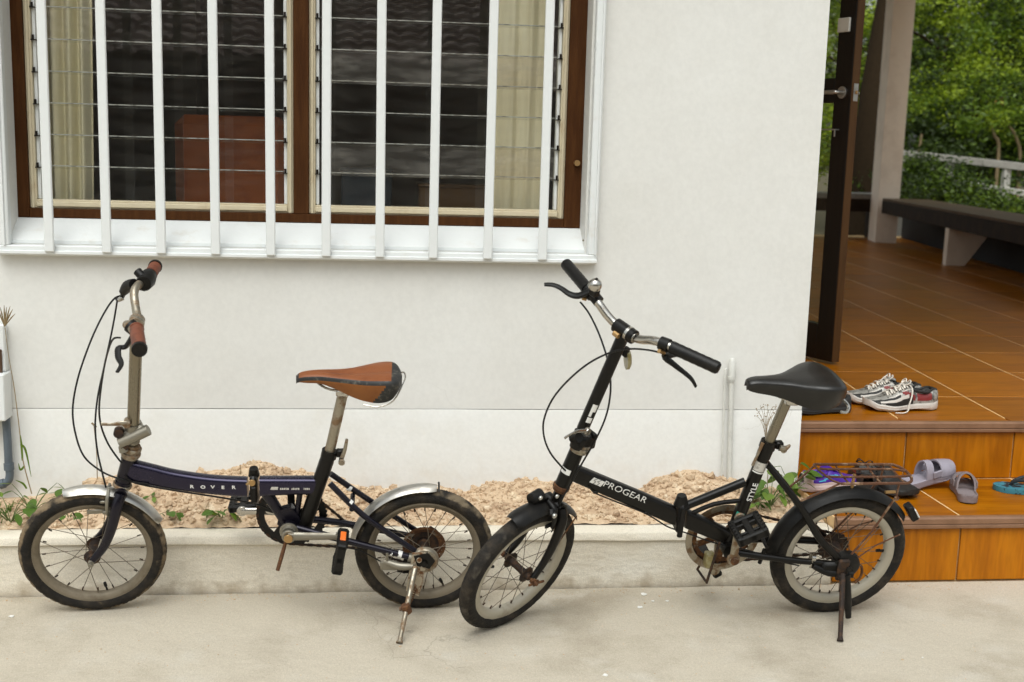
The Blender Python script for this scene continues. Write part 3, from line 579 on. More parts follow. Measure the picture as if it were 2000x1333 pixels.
off = Matrix.Translation(-so_.location)
for nm, q in (('backrest', b), ('seat_cushion', b2)): q.xf(lambda p: off@p); q.build(nm, M['orange_leather'], so_, smooth=False)
for s in (a.x+.06, c.x-.06):
    q = MB(); q.box((s, 2.08, .66), (.12, .58, .36), bev=.03); q.xf(lambda p: off@p); q.build('armrest', M['orange_leather'], so_, smooth=False)
    for yy in (1.7, 2.3): q = MB(); q.box((s, yy, .455), (.05, .05, .06)); q.xf(lambda p: off@p); q.build('leg', M['room_dark'], so_, smooth=False)
b = MB(); a = gy(322, 100, 3.4); c = gy(378, 100, 3.4); b.box(((a.x+c.x)/2, 3.6, 1.6), (c.x-a.x, .2, 2.35)); tag(b.build('room_pillar', mat('pillar_paint', (.5, .47, .42), .8), smooth=False), kind='structure')
# low cabinet with boxes in the room behind the right sash
cb_ = empty('cabinet', (0.28, 1.9, .42)); tag(cb_, 'low wooden cabinet inside the room behind the right louvres', 'cabinet')
def rb(name, c, s, m, parent, bev=.005):
    q = MB(); q.box(c, s, bev=bev); return q.build(name, m, parent, smooth=False)
rb('cabinet_body', (0, 0, .31), (.95, .45, .60), M['room_dark'], cb_); rb('cabinet_top', (0, 0, .625), (1.0, .5, .03), M['room_light_wood'], cb_)
for s in (-1, 1): rb('cabinet_door', (s*.235, -.232, .31), (.44, .012, .54), M['room_light_wood' if s < 0 else 'room_dark'], cb_)
for i, (dx, w_, h_, m_, lb) in enumerate(((-.33, .22, .16, 'pvc_grey', 'grey box standing at the left end of the low cabinet'), (.05, .30, .10, 'room_light_wood', 'flat tan wooden box lying on the low cabinet'), (.36, .20, .13, 'shoe_red', 'dark red box standing at the right end of the low cabinet'))):
    q = MB(); q.box((.28+dx, 1.88, 1.061+h_/2), (w_, .2, h_), bev=.006); q.box((.28+dx, 1.88, 1.061+h_+.006), (w_+.01, .21, .012), bev=.002); tag(q.build('storage_box', M[m_], smooth=False), lb, 'box')
# ------------------------------------------------------------------ open glazed door (hinged on the side wall)
door = empty('door', parent=house); dl = V(2.035, 1.535, 0); dh = V(1.73, 2.27, 0)
dax = (dh-dl).normalized(); dn = V(dax.y, -dax.x, 0)*-1; dn = V(-dax.y, dax.x, 0)   # dn: towards the left/camera face
dz = V(0, 0, 1); LW = (dh-dl).length; DB, DT = ZT2+.012, 2.55; TH = .045
def dbox(name, u0, u1, z0, z1, m, th=TH, off=0.0, bev=.003, parent=door):
    q = MB(); q.box(dl+dax*((u0+u1)/2)+dn*off+dz*((z0+z1)/2), (u1-u0, th, z1-z0), axes=(dax, dn, dz), bev=bev); return q.build(name, m, parent, smooth=False)
dbox('door_stile', .004, .105, DB, DT, M['dark_wood']); dbox('door_stile', LW-.1, LW, DB, DT, M['dark_wood'])
dbox('door_edge', -.001, .004, DB, DT, M['door_edge'], TH-.002)
dbox('door_rail', .105, LW-.1, DB, DB+.16, M['dark_wood']); dbox('door_rail', .105, LW-.1, DT-.12, DT, M['dark_wood']); 
zr = gy(1640, 180, 1.6).z; dbox('door_rail', .105, LW-.1, zr-.045, zr+.06, M['dark_wood'])
dbox('door_glass', .105, LW-.1, DB+.16, zr-.045, M['door_glass'], .006, bev=0); dbox('door_glass', .105, LW-.1, zr+.06, DT-.12, M['door_glass'], .006, bev=0)
q = gy(1668, 181, 1.54).z
dbox('lock_plate', -.004, -.001, q-.038, q+.038, M['steel'], .026); dbox('latch', -.010, -.004, q-.008, q+.008, M['hinge_brass'], .012)
for s in (-1, 1):
    hb = MB(); c = dl+dax*.052+dz*q; hb.disc(c+dn*s*(TH/2+.004), dn, .026, .009); hb.tube([c+dn*s*.02, c+dn*s*.062, c+dn*s*.068+dax*.02, c+dn*s*.066+dax*.115], [.009, .009, .010, .008], 10, smooth=4)
    hb.build('door_handle', M['steel'], door)
q2 = gy(1645, 50, 1.6).z; dbox('door_closer_bracket', .03, .10, q2-.03, q2+.03, M['pvc_white'], .012, TH/2+.007)
q3 = gy(1635, 254, 1.6).z; hb = MB(); c = dl+dax*.06+dz*q3; hb.tube([c+dn*.02, c+dn*.045, c+dn*.05+dax*.15, c+dn*.05+dax*.22], .0035, 6); hb.tube([c+dn*.045, c+dn*.045-dz*.03], .004, 6); hb.build('door_hook', M['steel'], door)
# ------------------------------------------------------------------ terrace roof, column, bench
tr_ = empty('unseen_shade_canopy'); tag(tr_, 'unseen canopy added over the tiled terrace to shade its floor', 'canopy')
b = MB(); b.box((3.6, 5.1, 3.55), (4.1, 9.3, .12)); b.build('shade_slab', M['ceiling'], tr_, smooth=False)  # slab out of view, added and sized to dim the terrace floor
cA = gz(1709, 474, ZT2); cB = gz(1750, 476, ZT2); cCc = gz(1695, 468, ZT2)
col = empty('terrace_column', (cA.x, cA.y, ZT2)); tag(col, 'square off-white terrace column standing at the end of the dark bench', 'column')
ux = (cB-cA).normalized(); ux.z = 0; uy = V(-ux.y, ux.x, 0); wc = .215
e1_, e2_ = V(cB.x-cA.x, cB.y-cA.y, 0), V(cCc.x-cA.x, cCc.y-cA.y, 0); q = MB(); q.prism([V(0, 0, 0), e1_, e1_+e2_, e2_], (0, 0, 0), (0, 0, 3.2)); q.build('shaft', M['off_white_paint'], col, smooth=False)
bench = empty('terrace_bench', (5.2, 6.6, ZT2)); tag(bench, 'long dark wooden bench along the edge of the tiled terrace', 'bench')
def toloc(e, q): q.xf(lambda p: p-e.location); return q
fa, fb = V(5.36, 8.72, 0), V(4.32, 3.0, 0); bd = (fb-fa).normalized(); bn = V(-bd.y, bd.x, 0); bn = bn if bn.x > 0 else -bn
L_ = (fb-fa).length; ZS = .905
for k in range(4):                                    # seat planks
    q = MB(); q.box(fa+bd*(L_/2)+bn*(.062+.121*k)+dz*(ZS-.0125), (L_, .117, .025), axes=(bd, bn, dz), bev=.003); toloc(bench, q).build('seat_plank', M['bench_wood'], bench, smooth=False)
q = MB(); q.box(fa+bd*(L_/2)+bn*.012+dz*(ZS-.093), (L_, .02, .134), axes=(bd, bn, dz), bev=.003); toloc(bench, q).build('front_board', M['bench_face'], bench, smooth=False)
for t0 in (2.35, 5.0):
    o_ = fa+bd*t0; q = MB(); q.prism([o_+dz*(ZT2), o_+bn*.16+dz*ZT2, o_+bn*.46+dz*(ZS-.03), o_+dz*(ZS-.16)+bn*0.0], bd*0, bd*.10); toloc(bench, q).build('support', M['off_white_paint'], bench, smooth=False)
q = MB(); q.box(fa+bd*(L_/2-.5)+bn*.50+dz*(.48), (L_+1.0, .03, .70), axes=(bd, bn, dz)); toloc(bench, q).build('void_shade_panel', M['dark'], bench, smooth=False)  # near-black sheet standing in for the shade in the open space under the seat
bench2 = empty('terrace_bench', (4.4, 9.35, ZT2)); tag(bench2, 'shorter bench with a beige top at the far end of the terrace', 'bench')
q = MB(); q.box((4.15, 9.45, .90), (3.2, .4, .06), bev=.005); toloc(bench2, q).build('seat', M['fence_grey'], bench2, smooth=False)
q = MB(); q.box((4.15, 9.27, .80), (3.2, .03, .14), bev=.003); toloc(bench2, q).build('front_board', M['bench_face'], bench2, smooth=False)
for xx in (2.7, 4.0, 5.62): q = MB(); q.box((xx, 9.45, .645), (.1, .34, .44)); toloc(bench2, q).build('support', M['bench_face'], bench2, smooth=False)
# ------------------------------------------------------------------ garden
def leaves(name, clumps, per, size, mats, parent=None, spread=.3, aspect=.42, seed=1, droop=0.0):
    rs = np.random.RandomState(seed); n = len(clumps)*per
    cc = np.repeat(np.array([c[:3] for c in clumps], float), per, axis=0); sp = np.repeat(np.array([c[3] if len(c) > 3 else spread for c in clumps]), per)
    d = rs.normal(size=(n, 3)); d *= (sp*.55)[:, None]; d[:, 2] *= .6; d[:, 2] -= droop*np.hypot(d[:, 0], d[:, 1]); p = cc+d
    a = rs.normal(size=(n, 3)); a[:, 2] *= .45; a[:, 2] -= .2; a /= np.linalg.norm(a, axis=1)[:, None]
    b_ = rs.normal(size=(n, 3)); b_ -= (b_*a).sum(1)[:, None]*a; b_ /= np.linalg.norm(b_, axis=1)[:, None]; nn = np.cross(a, b_)
    s = size*rs.uniform(.6, 1.3, n)[:, None]
    v = np.stack([p-a*s*.5, p-b_*s*aspect*.5+nn*s*.06, p+a*s*.5, p+b_*s*aspect*.5+nn*s*.06], 1).reshape(-1, 3)
    me = bpy.data.meshes.new(name); me.vertices.add(n*4); me.vertices.foreach_set('co', v.ravel()); me.loops.add(n*4); me.loops.foreach_set('vertex_index', np.arange(n*4))
    me.polygons.add(n); me.polygons.foreach_set('loop_start', np.arange(n)*4); me.polygons.foreach_set('loop_total', np.full(n, 4))
    for m_ in mats: me.materials.append(m_)
    mi = np.repeat(rs.choice(len(mats), len(clumps), p=[.34, .34, .32] if len(mats) == 3 else None), per); flip = rs.rand(n) < .15; mi[flip] = rs.randint(0, len(mats), flip.sum())
    me.polygons.foreach_set('material_index', mi); me.update(); me.validate()
    return link(name, me, parent)
def tree(base, h, cr, label, n=110, per=75, size=.13, mats=None, seed=1, lean=(0, 0), tr=.12, cz=None, limbs=7, group='trees standing beyond the terrace'):
    rnd = random.Random(seed); t = empty('tree', base); tag(t, label, 'tree', group)
    b = MB(); top = V(lean[0], lean[1], h)
    pts = [V(0, 0, -.05), V(lean[0]*.15, lean[1]*.15, h*.2), V(lean[0]*.45+rnd.uniform(-.1, .1), lean[1]*.45, h*.5), top]
    b.tube(pts, [tr*1.25, tr, tr*.85, tr*.45], 10, smooth=5)
    cz = cz or h
    for k in range(limbs):
        a = rnd.uniform(0, 6.28); s = pts[2].lerp(top, rnd.uniform(0, .9)); e = V(lean[0]+math.cos(a)*cr[0]*.75, lean[1]+math.sin(a)*cr[1]*.75, cz+rnd.uniform(-.4, .6)*cr[2])
        b.tube([s, s.lerp(e, .5)+V(0, 0, .12*h*rnd.uniform(-.3, 1)), e], [tr*.45, tr*.3, tr*.1], 6, smooth=3)
    b.build('trunk', M['trunk'], t)
    cl = []
    while len(cl) < n:
        x, y, z = rnd.uniform(-1, 1), rnd.uniform(-1, 1), rnd.uniform(-1, 1); r_ = x*x+y*y+z*z
        if r_ > 1 or r_ < .12: continue
        k = 1+.25*noise.noise(V(x*2, y*2, z*2+seed))
        cl.append((lean[0]+x*cr[0]*k, lean[1]+y*cr[1]*k, cz+z*cr[2]*k, rnd.uniform(.16, .42)))
    leaves('crown', cl, per, size, mats or [M['leaf_light'], M['leaf'], M['leaf_dark']], t, seed=seed)
    return t
LM = [M['leaf_light'], M['leaf'], M['leaf_dark']]; DM = [M['leaf'], M['leaf_dark'], M['leaf_dark']]; BM_ = [M['leaf_light'], M['leaf_light'], M['leaf']]
g_ = gy(1711, 375, 11.3); tree((g_.x-.12, g_.y, 0), 4.2, (2.2, 1.6, 1.0), 'dark thick leaning trunk seen between the door and the white column', 60, 60, .12, BM_, 3, (.26, .2), .25, 5.2, limbs=0)
for i, (px, Y, h, c, lb, mm, s_, nn) in enumerate((
    (1665, 17.5, 3.6, (2.4, 2, 2.6), 'bright yellow-green tree seen through the gap beside the open door', BM_, .13, 150),
    (1830, 15.5, 3.3, (2.1, 1.7, 1.7), 'feathery mid green tree just right of the white column', LM, .12, 190),
    (1935, 17.0, 3.9, (2.3, 1.8, 1.9), 'dark green tree filling the upper right corner', DM, .12, 190),
    (2020, 14.5, 2.7, (1.7, 1.5, 1.4), 'low spreading tree carrying a red blossom at the right edge', LM, .11, 150),
    (1900, 13.2, 2.0, (1.25, .9, .62), 'small arching tree with pale bare stems above the grey fence rail', LM, .10, 110),
    (1780, 21.0, 4.2, (3.6, 2.2, 3.6), 'tall pale green tree far behind the white column', BM_, .17, 190),
    (2080, 22.5, 4.4, (4.2, 2.2, 3.8), 'tall dark tree farthest back on the right', DM, .18, 190),
    (1905, 24.0, 4.4, (4.0, 2.2, 4.4), 'tall shadowy tree closing the view at the back', DM, .2, 180))):
    g_ = gy(px, 300, Y); tree((g_.x, g_.y, 0), h, c, lb, int(nn*.8), 150, s_*.68, mm, 10+i, tr=.07 if i != 4 else .03, cz=h)
def bush(px, py, Y, r, label, mm, seed, n=60, size=.055, per=80):
    g = gy(px, py, Y); rnd = random.Random(seed); t = empty('bush', (g.x, g.y, 0)); tag(t, label, 'bush', 'bushes behind the terrace bench')
    cl = [(rnd.gauss(0, .45)*r[0], rnd.gauss(0, .45)*r[1], g.z+rnd.gauss(0, .42)*r[2], rnd.uniform(.12, .3)) for _ in range(n)]
    leaves('foliage', cl, per, size, mm, t, seed=seed)
    b = MB()
    for k in range(9):
        a = rnd.uniform(0, 6.28); b.tube([(rnd.uniform(-.1, .1), rnd.uniform(-.1, .1), -.03), (math.cos(a)*r[0]*.3, math.sin(a)*r[1]*.3, g.z*.6), (math.cos(a)*r[0]*.6, math.sin(a)*r[1]*.5, g.z+r[2]*.4)], [.02, .014, .006], 5, smooth=3)
    b.build('stems', M['trunk'], t)
bush(1798, 350, 10.4, (.34, .3, .34), 'dark bush right behind the foot of the column', DM, 31)
bush(1860, 385, 9.9, (.50, .30, .20), 'wide dark green bush behind the middle of the bench', DM, 32, 90)
bush(1955, 412, 8.9, (.45, .25, .07), 'low bush behind the right end of the bench', DM, 33, 60)
bush(1850, 290, 13.0, (1.3, .6, .5), 'shadowy bush under the small arching tree', DM, 34, 110, .09)
bush(1980, 285, 13.2, (1.2, .6, .5), 'dark bush at the right edge behind the grey rail', DM, 35, 100, .09)
bush(1685, 372, 11.6, (.35, .4, .22), 'small dark bush at the foot of the white gate post', DM, 37, 40)
bush(1675, 290, 14.0, (1.0, .6, .7), 'bright green bush seen beside the door edge', BM_, 36, 90, .09)
g_ = gy(1954, 200, 13.4); fl = empty('red_blossom', tuple(g_)); tag(fl, 'single red blossom high in the foliage near the right edge', 'flower')
leaves('petals', [(0, 0, 0, .06)], 26, .07, [M['flower_red']], fl, seed=5, aspect=.8)
b = MB(); b.tube([(0, 0, -.02), (.05, .1, -.5), (.0, .2, -1.2)], .006, 5, smooth=4); b.build('stalk', M['stem'], fl)
# pale bare stems
for pts, lb in ((((1932, 235), (1942, 265), (1950, 300)), 'pale bare curved stem rising behind the grey fence rail under the red blossom'), (((1970, 245), (1985, 270), (1992, 320)), 'pale bare stem nearest the right edge behind the fence rail'), (((1800, 262), (1796, 290), (1792, 318)), 'thin bare stem between the white column and the bushes')):
    b = MB(); q = gy(*pts[-1], 12.6); b.tube([gy(x, y, 12.6) for x, y in pts]+[V(q.x, q.y, 0)], [.014, .022, .026, .028], 6, smooth=4); tag(b.build('bare_stem', M['dry_stem']), lb, 'bare stem')
# fences
fn = empty('garden_fence', (0, 0, 0)); tag(fn, 'grey and white railing running behind the bushes beside the terrace', 'fence')
def rail(p0, p1, h, m, name='rail', th=.04, parent=fn):
    d = (p1-p0); ln = d.length; d.normalize(); nn = V(-d.y, d.x, 0).normalized(); up = d.cross(nn)*-1
    q = MB(); q.box((p0+p1)/2, (ln, th, h), axes=(d, nn, nn.cross(d)*-1), bev=.004); return q.build(name, m, parent, smooth=False)
r0, r1 = gy(1762, 300, 10.9), gy(2040, 331, 9.6); rail(r0, r1, .085, M['rail_grey'])
r2, r3 = gy(1762, 340, 10.9), gy(2040, 384, 9.6); rail(r2, r3, .07, M['fence_white'])
for px in (1772, 1866, 1976, 2060):
    t = (px-1762)/278; c = r0.lerp(r1, t); q = MB(); q.box((c.x, c.y+.06, c.z/2+.02), (.08, .08, c.z+.03), bev=.004); q.build('post', M['fence_white'], fn, smooth=False)
lp = gy(1778, 320, 12.9); lamp = empty('garden_lamp', (lp.x, lp.y, 0)); tag(lamp, 'small grey garden lamp on a post beside the white column', 'lamp post')
zt = gy(1778, 292, 12.9).z; q = MB(); q.box((0, 0, zt/2), (.10, .10, zt), bev=.008); q.box((0, 0, zt+.01), (.15, .15, .025), bev=.004); q.build('post', M['lamp_grey'], lamp, smooth=False)
q = MB(); q.lathe([(.035, 0), (.055, .03), (.06, .10), (.05, .15)], (0, 0, zt+.02), (0, 0, 1), 12); q.build('lantern', M['glass_edge'], lamp); q = MB(); q.lathe([(.068, 0), (.06, .03), (.02, .06), (.001, .08)], (0, 0, zt+.165), (0, 0, 1), 12); q.build('cap', M['lamp_grey'], lamp)
_q = gy(1670, 428, 12.5); pf = empty('picket_fence', (_q.x, _q.y, 0)); tag(pf, 'small white picket fence low behind the door edge', 'fence')
for k in range(9): q = MB(); q.box((-.28+.07*k, 0, 0.36), (.028, .02, .68), bev=.003); q.build('picket', M['fence_white'], pf, smooth=False)
q = MB(); q.box((0, .02, .58), (.66, .02, .03)); q.box((0, .02, .25), (.66, .02, .03)); q.build('rail', M['fence_white'], pf, smooth=False)
gp = gy(1689, 345, 12.4); gpo = empty('gate_post', (gp.x, gp.y, 0)); tag(gpo, 'white gate post with a ball top seen beside the dark tree trunk', 'post')
zt = gy(1689, 305, 12.4).z; q = MB(); q.box((0, 0, zt/2), (.11, .11, zt), bev=.006); q.build('shaft', M['fence_white'], gpo, smooth=False); q = MB(); q.lathe([(.001, -.06), (.04, -.045), (.058, 0), (.04, .045), (.001, .06)], (0, 0, zt+.05), (0, 0, 1), 14); q.build('ball', M['fence_white'], gpo)
sheet('garden_path', 5.6, 40, 9.5, 16, -.01, M['road'])
# ------------------------------------------------------------------ the house across the yard (seen mirrored in the louvres)
nb = empty('neighbour_house', (0, -10.5, 0)); tag(nb, 'house with a wavy tiled roof across the yard, mirrored in the louvre glass', 'house')
b = MB(); b.box((0, 0-.4, 1.8), (18, .2, 3.6)); b.build('wall', M['neighbour'], nb, smooth=False)
b = MB(); rings = []; e0z, e0y = 3.0, 1.0; pit = math.tan(R(27))
for c_ in range(13):
    for f_ in (0, 1):
        y = e0y-(c_+f_)*.30; z = e0z+(c_+f_)*.30*pit+(.06 if f_ == 0 else 0.0)
        rings.append([V(-8+i*.03125, y, z+.055*abs(math.sin(math.pi*(-8+i*.03125)/.25))) for i in range(513)])
b.loft(rings, closed_ring=False, caps=False); r_ = b.build('roof', M['roof_tile'], nb, angle=60, fix=False)
b = MB(); b.box((0, e0y-.02, e0z-.07), (16, .03, .14)); b.build('fascia', M['neighbour'], nb, smooth=False)
for xx in (-5, 0, 5): b = MB(); b.box((xx, e0y-.15, e0z/2-.02), (.16, .16, e0z-.1)); b.build('post', M['fence_grey'], nb, smooth=False)
# ================================================================== BICYCLES
HEAD = R(72)
class Bike:
    def __init__(s, x, y, h, lean, L, steer, Rw, label):
        s.L, s.d, s.Rw = L, steer, Rw
        f = V(-math.cos(h), -math.sin(h), 0); l = V(math.sin(h), -math.cos(h), 0); z = V(0, 0, 1)
        s.left = l*math.cos(lean)-z*math.sin(lean); s.up = z*math.cos(lean)+l*math.sin(lean); s.f = f; s.o = V(x, y, 0)
        s.root = bpy.data.objects.new('bicycle', None); C.objects.link(s.root); tag(s.root, label, 'bicycle')
        s.root.empty_display_size = .1
        m = Matrix.Identity(4)
        for i in range(3): m[i][0] = f[i]; m[i][1] = s.left[i]; m[i][2] = s.up[i]; m[i][3] = s.o[i]
        s.root.matrix_world = m
        s.ax = V(-math.cos(HEAD), 0, math.sin(HEAD)); s.base = V(L, 0, Rw)-V(math.sin(HEAD), 0, math.cos(HEAD))*.035
        s.rm = Matrix.Rotation(steer, 3, s.ax); s.ri = s.rm.transposed()
    def tl(s, p): p = p-s.o; return V(p.dot(s.f), p.dot(s.left), p.dot(s.up))
    def P(s, px, py, off=0.0):                # point of the frame plane at lateral offset
        d = ray(px, py); t = (off-(CAM-s.o).dot(s.left))/d.dot(s.left); return s.tl(CAM+d*t)
    def S(s, px, py, off=0.0):                # same, in the steered front assembly (unsteered coordinates)
        nl = s.rm@V(0, 1, 0); nw = s.f*nl.x+s.left*nl.y+s.up*nl.z; c = s.o+s.f*s.base.x+s.left*s.base.y+s.up*s.base.z
        d = ray(px, py); t = (off-(CAM-c).dot(nw))/d.dot(nw); q = s.tl(CAM+d*t); return s.base+s.ri@(q-s.base)
    def st(s, v): return s.base+s.rm@(Vector(v)-s.base)
    def part(s, name, mb, m, steer=False, parent=None, label=None, **k):
        if steer: mb.xf(s.st)
        o = mb.build(name, m, parent or s.root, **k)
        if label: o['label'] = label
        return o
unit = MB(); unit.tube([(0, 0, 0), (0, 0, 1)], .001, 5, caps=False); SPOKE = unit.mesh('spoke', M['spoke'])
unit = MB(); unit.tube([(0, 0, 0), (0, 0, 1)], .0021, 6, caps=True); NIP = unit.mesh('nipple', M['rust_dark'])
def zmat(a, c):
    d = c-a; q = d.to_track_quat('Z', 'Y').to_matrix().to_4x4(); return Matrix.Translation(a)@q@Matrix.Diagonal((1, 1, d.length, 1))
def wheel(B, c, steer, tm, rm, nsp=28, hubw=.05, fl=.022, hub='rust_dark', hubr=.014, tr=.022, tread=1, seed=1, valve=-60, crosses=True, rd=1.0):
    w = empty('wheel', parent=B.root); T = (lambda v: B.st(v)) if steer else (lambda v: Vector(v)); R_ = B.Rw
    A = lambda r, a, y: V(c.x+r*math.cos(a), c.y+y, c.z+r*math.sin(a))
    b = MB(); NA, NB = 288, 20; vs = []; at = []
    for i in range(NA):
        a = 2*math.pi*i/NA
        for j in range(NB):
            ph = -math.pi*.80+2*math.pi*.80*j/(NB-1)     # 0 = tread centre
            rr = tr; tfac = max(0, min(1, (1.25-abs(ph))/.35))
            if tread and abs(ph) < 1.3:
                k = (i+int(abs(ph)*5.2)*(1 if tread == 1 else 2)) % 6
                if tread == 1: rr -= .0017 if k in (0, 1) else 0
                else: rr -= .0015 if (i+int((ph+2)*7)) % 8 in (0, 1) else 0
                if abs(abs(ph)-.30) < .09: rr -= .0013
            rr += noise.noise(V(math.cos(a)*9, math.sin(a)*9, ph+seed))*.0005
            vs.append(A(R_-tr+rr*math.cos(ph), a, rr*1.02*math.sin(ph))); at.append(tfac)
    fs = [(i*NB+j, ((i+1) % NA)*NB+j, ((i+1) % NA)*NB+j+1, i*NB+j+1) for i in range(NA) for j in range(NB-1)]
    b.add(vs, fs); b.xf(T); o = b.build('tyre', tm, w, angle=28, fix=False); 
    at_ = o.data.attributes.new('tread', 'FLOAT', 'POINT'); at_.data.foreach_set('value', at)
    rr = R_-.040; prof = [(rr, -.0155), (rr+.003, -.0165), (rr+.003, -.0145), (rr-.004, -.0135), (rr-.015, -.0105), (rr-.019, -.006), (rr-.020, 0), (rr-.019, .006), (rr-.015, .0105), (rr-.004, .0135), (rr+.003, .0145), (rr+.003, .0165), (rr, .0155), (rr-.002, .0165), (rr-.017, .0125), (rr-.022, .007), (rr-.0225, 0), (rr-.022, -.007), (rr-.017, -.0125), (rr-.002, -.0165), (rr, -.0155)]
    prof = [(rr+(r_-rr)*(rd if r_ < rr else 1), y_) for r_, y_ in prof]; b = MB(); b.lathe(prof, c, (0, 1, 0), 96); b.xf(T); b.build('rim', rm, w, angle=50)
    b = MB(); b.lathe([(.001, -hubw-.012), (.005, -hubw-.012), (.005, -hubw), (hubr*.8, -hubw+.001), (hubr, -hubw*.75), (fl, -hubw*.7), (fl+.001, -hubw*.64), (hubr, -hubw*.60), (hubr*.85, -.01), (hubr*.85, .01), (hubr, hubw*.60), (fl+.001, hubw*.64), (fl, hubw*.7), (hubr, hubw*.75), (hubr*.8, hubw-.001), (.005, hubw), (.005, hubw+.012), (.001, hubw+.012)], c, (0, 1, 0), 24)
    b.xf(T); b.build('hub', M[hub], w)
    for k in range(nsp):
        a = 2*math.pi*k/nsp; side = 1 if k % 2 else -1; sw = (1 if (k//2) % 2 else -1)*(R(58) if crosses else 0)
        p0 = T(A(fl-.003, a+sw, side*hubw*.67)); p1 = T(A(rr-.022*rd, a, side*.002)); link('spoke', SPOKE, w, zmat(p0, p1))
    b = MB()
    for k in range(nsp):
        a = 2*math.pi*k/nsp; b.tube([T(A(rr-.022, a, 0)), T(A(rr-.032, a, 0))], .0021, 5)
    b.build('spoke_nipples', M['rust_dark'], w)['kind'] = 'stuff'
    b = MB(); a = R(valve); b.tube([A(rr-.02, a, 0), A(rr-.033, a, 0), A(rr-.0335, a, 0), A(rr-.046, a, 0)], [.003, .003, .0048, .0045], 8); b.xf(T); b.build('valve', M['black_plastic'], w)
    return w
def ring_arc(B, c, Rf, a0, a1, hw, drop, thick=.0012, n=40, ridge=0.0, taper=0.0):
    b = MB(); rings = []; m_ = 10
    for i in range(n+1):
        t = i/n; a = R(a0+(a1-a0)*t); row = []; w_ = hw*(1-taper*max(0, (t-.9)/.1)**2-taper*max(0, (.1-t)/.1)**2)
        def pt(u, dr): r = Rf-drop*abs(u)**2.2+dr+(ridge*math.exp(-(u/.25)**2)); return V(c.x+r*math.cos(a), c.y+u*w_, c.z+r*math.sin(a))
        for j in range(m_+1): row.append(pt(-1+2*j/m_, 0))
        for j in range(m_, -1, -1): row.append(pt(-1+2*j/m_, -thick))
        rings.append(row)
    b.loft(rings); return b
def btube(b, tops, bots, hw, n=6, e=.55, sub=5, mi=0):
    """rounded box tube between a traced top line and bottom line (lists of (x,z))"""
    T_ = cr1([(x, 0, z) for x, z in tops], sub); Bt = cr1([(x, 0, z) for x, z in bots], sub); rings = []
    for p, q in zip(T_, Bt):
        c = (p+q)/2; u = (p-q)/2; row = []
        for k in range(24):
            a = 2*math.pi*k/24; cc, ss = math.cos(a), math.sin(a)
            row.append(c+u*(math.copysign(abs(ss)**e, ss))+V(0, hw*math.copysign(abs(cc)**e, cc), 0))
        rings.append(row)
    return b.loft(rings, mi=mi)
def text_mesh(txt, size, m, name, parent, origin, xdir, ydir, spacing=1.0, sx=1.0, bold=0.0, ext=.0004):
    cu = bpy.data.curves.new(name, 'FONT'); cu.body = txt; cu.size = size; cu.space_character = spacing; cu.extrude = ext; cu.offset = bold; cu.resolution_u = 3
    o = bpy.data.objects.new(name, cu); C.objects.link(o); dg = bpy.context.evaluated_depsgraph_get(); me = bpy.data.meshes.new_from_object(o.evaluated_get(dg)); bpy.data.objects.remove(o); bpy.data.curves.remove(cu)
    xdir = Vector(xdir).normalized(); ydir = Vector(ydir).normalized(); zd = xdir.cross(ydir)
    me.transform(Matrix(((xdir.x*sx, ydir.x, zd.x, origin[0]), (xdir.y*sx, ydir.y, zd.y, origin[1]), (xdir.z*sx, ydir.z, zd.z, origin[2]), (0, 0, 0, 1))))
    me.materials.clear(); me.materials.append(m); me.name = name
    return link(name, me, parent)
def saddle(B, st_, mats, region):
    """st_: (x, ztop, halfwidth, zskirt, dip) from nose to tail"""
    S_ = cr1([s_[:3] for s_ in st_], 14); S2 = cr1([(s_[3], s_[4], 0) for s_ in st_], 14); b = MB(); rings = []; K = 48
    for p, q in zip(S_, S2):
        x, zt, w_ = p; zs, dip = q[0], q[1]; row = []
        for k in range(K+1):
            u = -1+2*k/K; s_ = 1 if u > 0 else -1; a = abs(u)
            if a < .58: yy = w_*.90*(a/.58); zz = zt-dip*math.exp(-(a/.22)**2)-.006*(a/.58)**3
            elif a < .72: t = (a-.58)/.14; yy = w_*(.90+.10*math.sin(t*math.pi/2)); zz = zt-.006-.012*t**1.4
            else: t = (a-.72)/.28; yy = w_*(1-.22*t**1.6); zz = zt-.018+(zs-(zt-.018))*t
            row.append(V(x, s_*yy, zz))
        for k in range(5): u = 1-2*(k+1)/6; row.append(V(x, w_*.70*u, zs+.012))
        rings.append(row)
    n = len(rings[0]); N = len(rings)
    b.loft(rings, mi=lambda i, k: region(S_[min(i, N-1)].x, abs(-1+2*(k+.5)/K) if k < K else 1.0))
    return B.part('saddle', b, mats, angle=60)
